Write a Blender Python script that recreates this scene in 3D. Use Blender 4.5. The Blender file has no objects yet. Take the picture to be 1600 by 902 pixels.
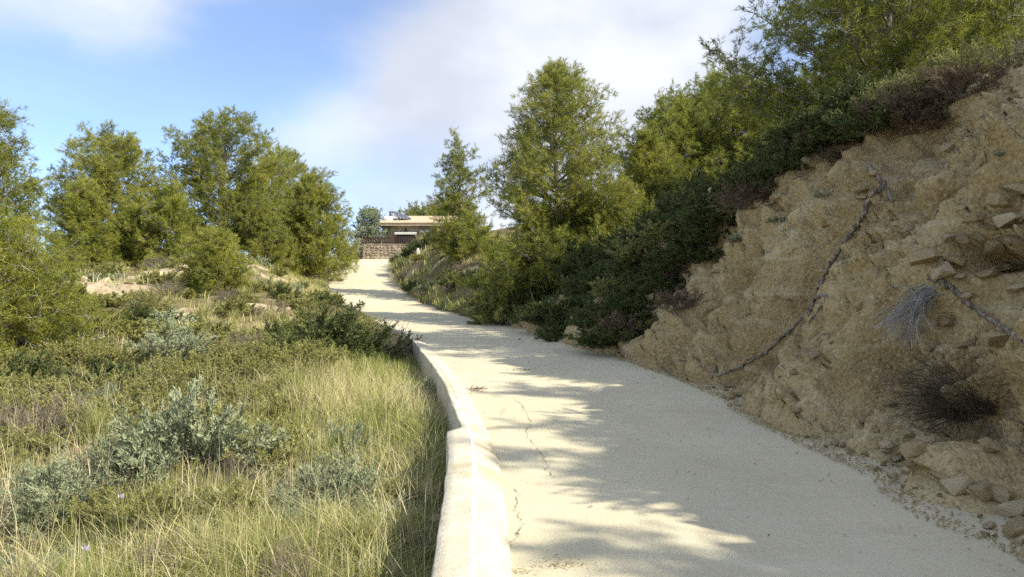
import bpy, bmesh, math, random
import numpy as np
from mathutils import Vector, Matrix, noise as mnoise
from mathutils.bvhtree import BVHTree

scene = bpy.context.scene
COL = scene.collection
R = math.radians

# ------------------------------------------------------------------ camera
FPX = 1250.0
PITCH = math.atan(69 / 1250.0)
EYE = 1.65
cam_d = bpy.data.cameras.new("camera")
cam = bpy.data.objects.new("camera", cam_d)
COL.objects.link(cam)
cam.location = (0, 0, EYE)
cam.rotation_euler = (R(90) + PITCH, 0, 0)
cam_d.sensor_width = 36
cam_d.lens = FPX / 1600 * 36
cam_d.clip_start = 0.05
cam_d.clip_end = 3000
scene.camera = cam

# ------------------------------------------------------------------ light
SUN_EL = R(37)
SUN_AZ = math.atan2(0.90, -0.436)          # clockwise from +Y
S_DIR = Vector((math.cos(SUN_EL) * math.sin(SUN_AZ), math.cos(SUN_EL) * math.cos(SUN_AZ), math.sin(SUN_EL)))
sun_d = bpy.data.lights.new("sun", 'SUN')
sun_d.energy = 3.5
sun_d.angle = R(0.53)
sun_d.color = (1.0, 0.93, 0.80)
sun = bpy.data.objects.new("sun", sun_d)
COL.objects.link(sun)
sun.rotation_euler = S_DIR.to_track_quat('Z', 'Y').to_euler()
sun.location = S_DIR * 60

world = bpy.data.worlds.new("World")
scene.world = world
world.use_nodes = True
def build_world():
    nt = world.node_tree
    N, L = nt.nodes, nt.links
    N.clear()
    out = N.new('ShaderNodeOutputWorld')
    bg = N.new('ShaderNodeBackground')
    bg.inputs['Strength'].default_value = 0.15
    sky = N.new('ShaderNodeTexSky')
    sky.sky_type = 'NISHITA'
    sky.sun_disc = False
    sky.sun_elevation = SUN_EL
    sky.sun_rotation = SUN_AZ
    sky.altitude = 100
    sky.air_density = 0.62
    sky.dust_density = 0.7
    sky.ozone_density = 2.0
    tc = N.new('ShaderNodeTexCoord')
    mp = N.new('ShaderNodeMapping')
    mp.inputs['Scale'].default_value = (1.0, 1.0, 1.9)
    mp.inputs['Location'].default_value = (3.13, 1.7, 0.4)
    L.new(tc.outputs['Generated'], mp.inputs['Vector'])
    n1 = N.new('ShaderNodeTexNoise')
    n1.inputs['Scale'].default_value = 2.3
    n1.inputs['Detail'].default_value = 7
    n1.inputs['Roughness'].default_value = 0.5
    n1.inputs['Distortion'].default_value = 0.25
    L.new(mp.outputs['Vector'], n1.inputs['Vector'])
    val = n1.outputs['Fac']
    def blob(px, py, rad, amt, val):
        d = Vector(((px - 800) / FPX, 1, (451 - py) / FPX))
        d = Matrix.Rotation(PITCH, 3, 'X') @ d
        d.normalize()
        vm = N.new('ShaderNodeVectorMath'); vm.operation = 'DISTANCE'
        L.new(tc.outputs['Generated'], vm.inputs[0]); vm.inputs[1].default_value = d
        mr = N.new('ShaderNodeMapRange'); mr.interpolation_type = 'SMOOTHSTEP'
        mr.inputs['From Min'].default_value = 0; mr.inputs['From Max'].default_value = rad
        mr.inputs['To Min'].default_value = amt; mr.inputs['To Max'].default_value = 0
        L.new(vm.outputs['Value'], mr.inputs['Value'])
        ad = N.new('ShaderNodeMath'); ad.operation = 'ADD'
        L.new(val, ad.inputs[0]); L.new(mr.outputs[0], ad.inputs[1])
        return ad.outputs[0]
    for b in BLOBS:
        val = blob(*b, val)
    ramp = N.new('ShaderNodeMapRange'); ramp.interpolation_type = 'SMOOTHSTEP'
    ramp.inputs['From Min'].default_value = 0.38
    ramp.inputs['From Max'].default_value = 0.68
    ramp.inputs['To Min'].default_value = 0.10
    ramp.inputs['To Max'].default_value = 0.96
    L.new(val, ramp.inputs['Value'])
    # cloud tone: soft light/dark inside the sheet
    n2 = N.new('ShaderNodeTexNoise'); n2.inputs['Scale'].default_value = 4.2; n2.inputs['Detail'].default_value = 7
    L.new(mp.outputs['Vector'], n2.inputs['Vector'])
    cr = N.new('ShaderNodeMix'); cr.data_type = 'RGBA'
    cr.inputs[6].default_value = CLOUD_A; cr.inputs[7].default_value = CLOUD_B
    tr = N.new('ShaderNodeMapRange'); tr.interpolation_type = 'SMOOTHSTEP'; tr.inputs['From Min'].default_value = .32; tr.inputs['From Max'].default_value = .66
    L.new(n2.outputs['Fac'], tr.inputs['Value']); L.new(tr.outputs[0], cr.inputs[0])
    mx = N.new('ShaderNodeMix'); mx.data_type = 'RGBA'
    L.new(ramp.outputs[0], mx.inputs[0]); L.new(sky.outputs[0], mx.inputs[6]); L.new(cr.outputs[2], mx.inputs[7])
    L.new(mx.outputs[2], bg.inputs['Color'])
    L.new(bg.outputs[0], out.inputs['Surface'])
CLOUD_A = (2.3, 2.45, 2.8, 1)
CLOUD_B = (3.2, 3.33, 3.62, 1)
BLOBS = [(480, 15, 0.17, -0.26), (640, 5, 0.12, -0.16), (150, 185, 0.20, -0.22), (330, 140, 0.13, -0.12), (20, 110, 0.10, -0.06),
         (120, 35, 0.20, 0.15), (800, 210, 0.42, 0.14), (85, 222, 0.06, 0.14), (1050, 60, 0.30, 0.10), (600, 110, 0.14, 0.08)]
build_world()

vs = scene.view_settings
vs.view_transform = 'Standard'
vs.look = 'None'
vs.exposure = 1.1
vs.gamma = 1
vs.use_curve_mapping = False
scene.cycles.max_bounces = 5
scene.cycles.diffuse_bounces = 3
scene.cycles.glossy_bounces = 1
scene.cycles.transmission_bounces = 3
scene.cycles.transparent_max_bounces = 4
scene.cycles.use_denoising = False
scene.cycles.use_adaptive_sampling = True
scene.cycles.adaptive_threshold = 0.02
scene.cycles.sample_clamp_indirect = 4.0

# ------------------------------------------------------------------ numpy noise
def _hash(ix, iy, iz, s):
    h = (ix.astype(np.int64) * 374761393 + iy.astype(np.int64) * 668265263 + iz.astype(np.int64) * 2147483647 + s * 974711) & 0xFFFFFFFF
    h = ((h ^ (h >> 13)) * 1274126177) & 0xFFFFFFFF
    h = ((h ^ (h >> 16)) * 2246822519) & 0xFFFFFFFF
    return ((h ^ (h >> 15)) & 0xFFFFFF) / float(0xFFFFFF)
def vnoise(x, y, z=None, s=0):
    x = np.asarray(x, float); y = np.asarray(y, float)
    z = np.zeros_like(x) if z is None else np.asarray(z, float)
    x0, y0, z0 = np.floor(x), np.floor(y), np.floor(z)
    fx, fy, fz = x - x0, y - y0, z - z0
    fx = fx * fx * fx * (fx * (fx * 6 - 15) + 10); fy = fy * fy * fy * (fy * (fy * 6 - 15) + 10); fz = fz * fz * fz * (fz * (fz * 6 - 15) + 10)
    r = 0
    for i in (0, 1):
        for j in (0, 1):
            for k in (0, 1):
                w = (fx if i else 1 - fx) * (fy if j else 1 - fy) * (fz if k else 1 - fz)
                r = r + w * _hash(x0 + i, y0 + j, z0 + k, s)
    return r * 2 - 1
def fbm(x, y, z=None, octv=4, s=0, g=0.5):
    a, t, f = 1.0, 0, 1.0
    z = np.zeros_like(np.asarray(x, float)) if z is None else z
    for o in range(octv):
        t = t + a * vnoise(x * f + o * 17.3, y * f + o * 9.1, z * f + o * 5.7, s + o)
        a *= g; f *= 2.03
    return t
def worley(x, y, z, s=0):
    x0, y0, z0 = np.floor(x), np.floor(y), np.floor(z)
    d1 = np.full(x.shape, 9.0); d2 = np.full(x.shape, 9.0)
    idv = np.zeros(x.shape)
    for i in (-1, 0, 1):
        for j in (-1, 0, 1):
            for k in (-1, 0, 1):
                cx, cy, cz = x0 + i, y0 + j, z0 + k
                px = cx + _hash(cx, cy, cz, s + 1); py = cy + _hash(cx, cy, cz, s + 2); pz = cz + _hash(cx, cy, cz, s + 3)
                d = np.sqrt((px - x) ** 2 + (py - y) ** 2 + (pz - z) ** 2)
                cl = d < d1
                d2 = np.where(cl, d1, np.minimum(d2, d))
                idv = np.where(cl, _hash(cx, cy, cz, s + 9), idv)
                d1 = np.where(cl, d, d1)
    return d1, d2, idv
def sst(a, b, x):
    t = np.clip((x - a) / (b - a), 0, 1)
    return t * t * (3 - 2 * t)

# ------------------------------------------------------------------ terrain functions
def table(pts):
    K = np.array(pts, float); X, V = K[:, 0], K[:, 1]; m = np.gradient(V, X)
    def fn(x):
        x = np.clip(np.asarray(x, float), X[0], X[-1])
        i = np.clip(np.searchsorted(X, x) - 1, 0, len(X) - 2)
        h = X[i + 1] - X[i]; t = (x - X[i]) / h
        return V[i] * (1 + 2 * t) * (1 - t) ** 2 + m[i] * h * t * (1 - t) ** 2 + V[i + 1] * t * t * (3 - 2 * t) + m[i + 1] * h * t * t * (t - 1)
    return fn
ZR = table([(-14, -1.2), (-8, -.75), (0, 0), (4.5, .33), (7.5, .63), (10.5, .96), (14.5, 1.32), (18.6, 1.66), (24, 2.1), (30, 2.62), (38, 3.78), (46, 5.15), (52, 6.2), (56, 6.8), (60, 7.1), (66, 7.2), (80, 6.2), (110, 2.0), (200, -14), (900, -60)])
XR = table([(-14, 3.4), (-8, 3.3), (0, 3.2), (4.9, 3.1), (6.1, 3.04), (7.6, 2.9), (8.5, 2.8), (10.6, 2.5), (13.4, 1.95), (15.5, 1.4), (17.6, .85), (19.8, .12), (23, -1.0), (26.2, -2.05), (29.9, -3.2), (33.9, -4.4), (38, -5.5), (42.5, -6.5), (47.9, -7.4), (53.6, -8.1), (57, -8.2), (64, -8.0)])
XL = table([(-14, .25), (-8, .15), (0, .05), (4.9, -.02), (6.1, -.07), (7.6, -.21), (8.5, -.34), (10.6, -.66), (13.4, -1.2), (15.5, -1.62), (17.6, -2.1), (19.8, -2.75), (23, -3.8), (26.2, -4.95), (29.9, -6.2), (33.9, -7.55), (38, -8.7), (42.5, -9.75), (47.9, -10.9), (53.6, -12), (57, -12.7), (64, -13.5)])
ZL = table([(-14, -1.6), (-5, -.95), (0, -.6), (4.5, -.15), (8, .3), (12, .92), (16, 1.55), (20, 2.2), (24, 2.85), (28, 3.6), (32, 4.4), (36, 5.0), (41, 5.35), (48, 5.8), (55, 6.1), (62, 5.6), (80, 2.5), (150, -8), (900, -60)])
DROP = table([(-14, .45), (5, .45), (7.3, .45), (8.6, .38), (14, .34), (19, .2), (22, .05), (26, -.05), (60, -.08)])
HB = table([(-14, 3.2), (2, 3.5), (8, 3.6), (11, 3.45), (14, 3.25), (16, 2.9), (19, 2.3), (23, 1.7), (28, 1.7), (33, 1.8), (38, 1.8), (44, 1.45), (50, 1.0), (57, .8), (64, .6)])
WB = table([(-14, 3), (8, 2.75), (11, 2.85), (14, 3.0), (17, 3.3), (23, 3.6), (28, 3.0), (34, 2.3), (40, 2.0), (48, 1.7), (64, 2)])
def KO(y):
    return .42 - .15 * sst(7.5, 7.75, np.asarray(y, float))
def gz(x, y):
    x = np.asarray(x, float); y = np.asarray(y, float)
    zr, r = ZR(y), XR(y)
    l = XL(y) - np.where(y < 23, KO(y), 0.05)
    dl = l - x
    w = sst(0, 4.2, dl)
    zl = (zr - DROP(y)) * (1 - w) + ZL(y) * w
    zl = zl + np.clip(dl, 0, 1.5) / 1.5 * (0.16 * fbm(x * .5, y * .5, s=4) + 0.05 * fbm(x * 2.1, y * 2.1, s=7, octv=3))
    for cx, y0, wx, am in ((-11.9, 23.0, 1.9, .40), (-12.0, 27.6, 1.2, .28), (-9.2, 29.6, 1.0, .22), (-6.3, 20.6, .8, .15)):    # little eroded scarps
        yy = y + .45 * fbm(x * 1.6, y * .8 + y0, octv=4, s=96)
        zl = zl + am * sst(y0 - .3, y0 + .1, yy) * sst(y0 + 4.5, y0 + .8, yy) * np.exp(-((x - cx) / wx) ** 4)
    zl = zl - np.maximum(0, -x - 16) * 0.03
    dr = x - r
    H, W = HB(y), WB(y)
    q = np.clip(dr / W, 0, 1.0)
    face = H * (q + 0.055 * np.sin(q * np.pi * 2) * -1)
    up = np.maximum(0, dr - W)
    up = np.where(up < 9, up * .22, 9 * .22 + (up - 9) * .05)
    zrr = zr + face + up + np.clip(dr, 0, 1.2) / 1.2 * (0.12 * fbm(x * .45, y * .45, s=14) + 0.04 * fbm(x * 2, y * 2, s=17, octv=3))
    z = np.where(dl > 0, zl, np.where(dr > 0, zrr, zr))
    far = np.maximum(0, np.hypot(x * .9, (y - 25)) - 55)
    return np.maximum(z - far * 0.10, -70)
def gz1(x, y):
    return float(gz(np.array([x]), np.array([y]))[0])
def xat(px, Y):
    return (px - 800) / FPX * Y * 1.003
def project(p):
    d = Vector(p) - Vector((0, 0, EYE))
    c, s = math.cos(PITCH), math.sin(PITCH)
    dep = d.y * c + d.z * s
    return 800 + FPX * d.x / dep, 451 - FPX * (-d.y * s + d.z * c) / dep, dep
def ray(px, py):
    d = Vector(((px - 800) / FPX, 1, (451 - py) / FPX))
    return (Matrix.Rotation(PITCH, 3, 'X') @ d).normalized()

# ------------------------------------------------------------------ object helpers
def link(name, data, parent=None, mat=None):
    o = bpy.data.objects.new(name, data)
    COL.objects.link(o)
    if parent is not None:
        o.parent = parent
    if mat is not None and data is not None and not data.materials:
        data.materials.append(mat)
    return o
def empty(name, loc=(0, 0, 0), rz=0, sc=1):
    o = bpy.data.objects.new(name, None)
    o.empty_display_size = 0.2
    COL.objects.link(o)
    o.location = loc
    o.rotation_euler = (0, 0, rz)
    o.scale = (sc, sc, sc) if not hasattr(sc, '__len__') else sc
    return o
def tag(o, label, cat, group=None, kind=None):
    o["label"] = label
    if cat: o["category"] = cat
    if group: o["group"] = group
    if kind: o["kind"] = kind
    return o
def npmesh(name, V, F, tint=None, smooth=False):
    V = np.asarray(V, np.float32); F = np.asarray(F, np.int32)
    me = bpy.data.meshes.new(name)
    k = F.shape[1]
    me.vertices.add(len(V)); me.vertices.foreach_set('co', V.ravel())
    me.loops.add(F.size); me.loops.foreach_set('vertex_index', F.ravel())
    me.polygons.add(len(F))
    me.polygons.foreach_set('loop_start', np.arange(0, F.size, k, dtype=np.int32))
    if smooth:
        me.polygons.foreach_set('use_smooth', np.ones(len(F), bool))
    if tint is not None:
        a = me.attributes.new('tint', 'FLOAT', 'POINT')
        a.data.foreach_set('value', np.asarray(tint, np.float32))
    me.update(calc_edges=True)
    return me
class MB:
    """collects boxes / prisms / tubes into one mesh"""
    def __init__(s): s.v = []; s.f = []
    def add(s, v, f):
        o = len(s.v); s.v += [tuple(p) for p in v]; s.f += [tuple(i + o for i in q) for q in f]; return s
    def box(s, c, d, m=None):
        x, y, z = d[0] / 2, d[1] / 2, d[2] / 2
        P = [Vector((a * x, b * y, e * z)) for e in (-1, 1) for b in (-1, 1) for a in (-1, 1)]
        if m is not None: P = [m @ p for p in P]
        P = [p + Vector(c) for p in P]
        return s.add(P, [(0, 2, 3, 1), (4, 5, 7, 6), (0, 1, 5, 4), (2, 6, 7, 3), (0, 4, 6, 2), (1, 3, 7, 5)])
    def tube(s, pts, rad, n=6, cap=True):
        V, F = tube_np(pts, rad, n, cap); return s.add(V, F)
    def build(s, name, mat, parent=None, bevel=0, smooth=False):
        me = bpy.data.meshes.new(name); me.from_pydata(s.v, [], s.f)
        if bevel or smooth:
            bm = bmesh.new(); bm.from_mesh(me)
            if bevel:
                bmesh.ops.bevel(bm, geom=bm.edges[:], offset=bevel, segments=1, affect='EDGES', clamp_overlap=True)
            if smooth:
                for f in bm.faces: f.smooth = True
            bm.normal_update(); bm.to_mesh(me); bm.free()
        me.update()
        return link(name, me, parent, mat)
def tube_np(pts, rad, n=6, cap=True):
    P = [Vector(p) for p in pts]
    V, F = [], []
    ref = Vector((0.31, 0.17, 0.93))
    for i, p in enumerate(P):
        t = (P[min(i + 1, len(P) - 1)] - P[max(i - 1, 0)])
        if t.length < 1e-9: t = Vector((0, 0, 1))
        t.normalize()
        a = t.cross(ref)
        if a.length < 1e-3: a = t.cross(Vector((1, 0, 0)))
        a.normalize(); b = t.cross(a)
        r = rad[i] if hasattr(rad, '__len__') else rad
        for k in range(n):
            q = 2 * math.pi * k / n
            V.append(p + a * (r * math.cos(q)) + b * (r * math.sin(q)))
    for i in range(len(P) - 1):
        for k in range(n):
            k2 = (k + 1) % n
            F.append((i * n + k, i * n + k2, (i + 1) * n + k2, (i + 1) * n + k))
    if cap:
        F.append(tuple(range(n - 1, -1, -1))); F.append(tuple((len(P) - 1) * n + k for k in range(n)))
    return V, F
class Tubes:
    """many small 3/4-sided tapered tubes as arrays (quads)"""
    def __init__(s): s.V = []; s.F = []; s.n = 0
    def add(s, pts, r0, r1, n=3):
        P = np.asarray(pts, float); m = len(P)
        T = np.gradient(P, axis=0); T /= np.linalg.norm(T, axis=1)[:, None] + 1e-9
        ref = np.array([.31, .17, .93])
        A = np.cross(T, ref); A /= np.linalg.norm(A, axis=1)[:, None] + 1e-9
        B = np.cross(T, A)
        r = np.linspace(r0, r1, m)[:, None]
        base = s.n
        rings = []
        for k in range(n):
            q = 2 * math.pi * k / n
            rings.append(P + A * r * math.cos(q) + B * r * math.sin(q))
        V = np.stack(rings, 1).reshape(-1, 3)
        s.V.append(V)
        i = np.arange(m - 1)[:, None] * n; k = np.arange(n)[None, :]; k2 = (k + 1) % n
        s.F.append((np.stack([i + k, i + k2, i + n + k2, i + n + k], -1).reshape(-1, 4)) + base)
        s.n += len(V)
    def mesh(s, name):
        return npmesh(name, np.concatenate(s.V), np.concatenate(s.F), smooth=True)

# ------------------------------------------------------------------ materials
def newmat(name):
    m = bpy.data.materials.new(name); m.use_nodes = True
    nt = m.node_tree
    b = nt.nodes['Principled BSDF']
    return m, nt.nodes, nt.links, b
def ramp_node(N, stops):
    r = N.new('ShaderNodeValToRGB'); e = r.color_ramp.elements
    e[0].position, e[0].color = stops[0][0], (*stops[0][1], 1)
    e[1].position, e[1].color = stops[-1][0], (*stops[-1][1], 1)
    for p, c in stops[1:-1]:
        q = e.new(p); q.color = (*c, 1)
    return r
def tex(N, L, kind, scale, detail=4, rough=.55, coord='Object', mscale=None, **kw):
    tc = N.new('ShaderNodeTexCoord')
    src = tc.outputs[coord]
    if mscale:
        mp = N.new('ShaderNodeMapping'); mp.inputs['Scale'].default_value = mscale
        L.new(src, mp.inputs['Vector']); src = mp.outputs['Vector']
    if kind == 'noise':
        n = N.new('ShaderNodeTexNoise'); n.inputs['Scale'].default_value = scale; n.inputs['Detail'].default_value = detail; n.inputs['Roughness'].default_value = rough
        if 'dist' in kw: n.inputs['Distortion'].default_value = kw['dist']
        L.new(src, n.inputs['Vector']); return n.outputs['Fac']
    n = N.new('ShaderNodeTexVoronoi'); n.inputs['Scale'].default_value = scale
    n.feature = kw.get('feature', 'F1')
    L.new(src, n.inputs['Vector'])
    return n.outputs[kw.get('out', 'Distance')]
def mix(N, L, fac, a, b, mode='MIX'):
    m = N.new('ShaderNodeMix'); m.data_type = 'RGBA'; m.blend_type = mode
    for sock, v in ((m.inputs[0], fac), (m.inputs[6], a), (m.inputs[7], b)):
        if hasattr(v, 'links') or hasattr(v, 'is_linked'): L.new(v, sock)
        elif isinstance(v, (int, float)): sock.default_value = v
        else: sock.default_value = (*v, 1)
    return m.outputs[2]
def maprange(N, L, v, a, b, c=0, d=1):
    m = N.new('ShaderNodeMapRange'); m.interpolation_type = 'SMOOTHSTEP'
    m.inputs['From Min'].default_value = a; m.inputs['From Max'].default_value = b; m.inputs['To Min'].default_value = c; m.inputs['To Max'].default_value = d
    L.new(v, m.inputs['Value']); return m.outputs[0]
def bump(N, L, b, h, dist, strength=1.0, prev=None):
    n = N.new('ShaderNodeBump'); n.inputs['Distance'].default_value = dist; n.inputs['Strength'].default_value = strength
    L.new(h, n.inputs['Height'])
    if prev is not None: L.new(prev, n.inputs['Normal'])
    L.new(n.outputs[0], b.inputs['Normal']); return n.outputs[0]
def leafmat(name, stops, trans=0.28, rough=.55, spec=.25):
    m, N, L, b = newmat(name)
    at = N.new('ShaderNodeAttribute'); at.attribute_name = 'tint'
    oi = N.new('ShaderNodeObjectInfo')
    ad = N.new('ShaderNodeMath'); ad.operation = 'MULTIPLY_ADD'
    L.new(oi.outputs['Random'], ad.inputs[0]); ad.inputs[1].default_value = 0.16; L.new(at.outputs['Fac'], ad.inputs[2])
    sb = N.new('ShaderNodeMath'); sb.operation = 'SUBTRACT'; L.new(ad.outputs[0], sb.inputs[0]); sb.inputs[1].default_value = 0.08
    r = ramp_node(N, stops); L.new(sb.outputs[0], r.inputs[0])
    L.new(r.outputs[0], b.inputs['Base Color'])
    b.inputs['Roughness'].default_value = rough
    b.inputs['Specular IOR Level'].default_value = spec
    t = N.new('ShaderNodeBsdfTranslucent'); L.new(r.outputs[0], t.inputs['Color'])
    ms = N.new('ShaderNodeMixShader'); ms.inputs[0].default_value = trans
    L.new(b.outputs[0], ms.inputs[1]); L.new(t.outputs[0], ms.inputs[2])
    L.new(ms.outputs[0], N['Material Output'].inputs['Surface'])
    return m
def plain(name, col, rough=.7, var=.15, scale=8, bumpd=0.003, spec=.3, metal=0):
    m, N, L, b = newmat(name)
    n = tex(N, L, 'noise', scale, 5)
    lo = tuple(c * (1 - var) for c in col); hi = tuple(min(1, c * (1 + var)) for c in col)
    c = mix(N, L, maprange(N, L, n, .3, .7), lo, hi)
    L.new(c, b.inputs['Base Color']); b.inputs['Roughness'].default_value = rough
    b.inputs['Specular IOR Level'].default_value = spec; b.inputs['Metallic'].default_value = metal
    if bumpd: bump(N, L, b, tex(N, L, 'noise', scale * 5, 4), bumpd)
    return m

M = {}
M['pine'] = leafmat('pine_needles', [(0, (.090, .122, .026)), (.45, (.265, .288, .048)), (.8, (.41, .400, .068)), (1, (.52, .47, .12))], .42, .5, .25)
M['pine_dark'] = leafmat('pine_needles_cool', [(0, (.028, .046, .020)), (.5, (.070, .098, .030)), (1, (.15, .170, .055))], .2, .5, .35)
M['olive'] = leafmat('olive_scrub', [(0, (0.150, 0.157, 0.047)), (.5, (0.328, 0.328, 0.103)), (.85, (0.458, 0.424, 0.150)), (1, (0.588, 0.520, 0.233))], .35)
M['salt'] = leafmat('grey_green_leaf', [(0, (0.156, 0.182, 0.104)), (.5, (0.319, 0.358, 0.202)), (1, (0.533, 0.566, 0.351))], .2, .7, .2)
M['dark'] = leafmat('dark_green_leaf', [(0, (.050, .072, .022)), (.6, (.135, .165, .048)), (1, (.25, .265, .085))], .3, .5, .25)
M['fern'] = leafmat('fresh_green_leaf', [(0, (0.056, 0.105, 0.042)), (.6, (0.119, 0.196, 0.070)), (1, (0.210, 0.294, 0.112))], .25)
M['grass'] = leafmat('grass_blade', [(0, (0.122, 0.171, 0.037)), (.35, (0.262, 0.305, 0.073)), (.62, (0.427, 0.421, 0.146)), (.85, (0.634, 0.549, 0.293)), (1, (0.781, 0.683, 0.439))], .3, .6, .25)
M['drytwig'] = leafmat('dry_twig', [(0, (.11, .085, .06)), (.5, (.21, .17, .13)), (1, (.36, .31, .25))], .0, .8, .1)
M['greytwig'] = leafmat('bleached_twig', [(0, (.28, .26, .235)), (1, (.52, .49, .44))], .0, .8, .1)
M['blacktwig'] = leafmat('dead_dark_twig', [(0, (.05, .038, .026)), (1, (.16, .12, .08))], .0, .8, .1)
M['brownleaf'] = leafmat('dry_brown_leaf', [(0, (0.084, 0.060, 0.036)), (.5, (0.180, 0.126, 0.072)), (1, (0.324, 0.228, 0.132))], .2, .7, .1)
def barkmat(name, a, b_, sc=9):
    m, N, L, b = newmat(name)
    n = tex(N, L, 'noise', sc, 6, .65, mscale=(1, 1, .25)); L.new(mix(N, L, maprange(N, L, n, .35, .65), a, b_), b.inputs['Base Color'])
    b.inputs['Roughness'].default_value = .9; bump(N, L, b, n, .02)
    return m
M['bark'] = barkmat('pine_bark', (.10, .075, .055), (.30, .26, .22))
M['twigbark'] = barkmat('grey_twig_bark', (.20, .17, .14), (.40, .36, .31))
M['root'] = barkmat('weathered_root', (.075, .058, .042), (.40, .345, .27), 30)

def soilmat(name, pale):
    m, N, L, b = newmat(name)
    big = tex(N, L, 'noise', .55, 5, .6); mid = tex(N, L, 'noise', 3.2, 6, .62); fine = tex(N, L, 'noise', 26, 6, .7)
    lay = tex(N, L, 'noise', 1.0, 5, .6, mscale=(.5, .5, 5.0), dist=.6)
    if pale:
        A, B, C, D = (.36, .28, .17), (.52, .43, .28), (.28, .22, .13), (.58, .50, .36)
    else:
        A, B, C, D = (.41, .305, .145), (.54, .425, .225), (.225, .162, .078), (.60, .505, .32)
    c = mix(N, L, maprange(N, L, big, .40, .60), A, B)
    c = mix(N, L, maprange(N, L, mid, .5, .72, 0, .75), c, C)
    c = mix(N, L, maprange(N, L, lay, .52, .7, 0, .6), c, D)
    c = mix(N, L, maprange(N, L, fine, .42, .7, 0, .65), c, C)
    dk = tex(N, L, 'noise', 7.5, 7, .7, dist=.5)
    c = mix(N, L, maprange(N, L, dk, .55, .68, 0, .6), c, tuple(v * .72 for v in C))
    pv = tex(N, L, 'voronoi', 38, out='Color')
    sep = N.new('ShaderNodeSeparateColor'); L.new(pv, sep.inputs[0])
    c = mix(N, L, maprange(N, L, sep.outputs[0], .8, 1, 0, .45), c, D)
    L.new(c, b.inputs['Base Color']); b.inputs['Roughness'].default_value = .95; b.inputs['Specular IOR Level'].default_value = .12
    n1 = bump(N, L, b, mid, .05, .8)
    vd = tex(N, L, 'voronoi', 24)
    n2 = bump(N, L, b, vd, .018, .9, n1)
    bump(N, L, b, fine, .014, 1, n2)
    return m
M['bank'] = soilmat('ochre_marl_bank', False)
def stonemat(name, a, b_, c_):
    m, N, L, b = newmat(name)
    oi = N.new('ShaderNodeObjectInfo')
    n = tex(N, L, 'noise', 1.6, 6, .65); f = tex(N, L, 'noise', 9, 5, .7)
    c = mix(N, L, maprange(N, L, n, .3, .7), a, b_)
    c = mix(N, L, maprange(N, L, f, .5, .75, 0, .7), c, c_)
    c = mix(N, L, maprange(N, L, oi.outputs['Random'], 0, 1, 0, .4), c, c_)
    L.new(c, b.inputs['Base Color']); b.inputs['Roughness'].default_value = .95; b.inputs['Specular IOR Level'].default_value = .12
    n1 = bump(N, L, b, n, .03); bump(N, L, b, f, .012, 1, n1)
    return m
M['rock'] = stonemat('sandstone_rock', (.48, .38, .225), (.60, .50, .33), (.38, .285, .16))
M['clod'] = stonemat('earth_clod', (.38, .29, .15), (.48, .385, .22), (.26, .19, .10))
def groundmat():
    m, N, L, b = newmat('hillside_soil_and_litter')
    big = tex(N, L, 'noise', .42, 5, .6); mid = tex(N, L, 'noise', 2.4, 6, .65); fine = tex(N, L, 'noise', 22, 5, .7)
    at = N.new('ShaderNodeAttribute'); at.attribute_name = 'tint'
    soil = mix(N, L, maprange(N, L, mid, .35, .68), (.36, .275, .165), (.54, .45, .30))
    soil = mix(N, L, maprange(N, L, fine, .35, .8, 0, .5), soil, (.27, .20, .12))
    lit = mix(N, L, maprange(N, L, mid, .35, .65), (.10, .085, .038), (.22, .18, .085))
    lit = mix(N, L, maprange(N, L, fine, .4, .75, 0, .6), lit, (.30, .25, .14))
    ad = N.new('ShaderNodeMath'); ad.operation = 'MULTIPLY_ADD'; L.new(mid, ad.inputs[0]); ad.inputs[1].default_value = .7; L.new(at.outputs['Fac'], ad.inputs[2])
    c = mix(N, L, maprange(N, L, ad.outputs[0], .72, .98), lit, soil)
    L.new(c, b.inputs['Base Color']); b.inputs['Roughness'].default_value = .95; b.inputs['Specular IOR Level'].default_value = .1
    n1 = bump(N, L, b, mid, .06); bump(N, L, b, fine, .02, 1, n1)
    return m
M['ground'] = groundmat()
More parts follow.
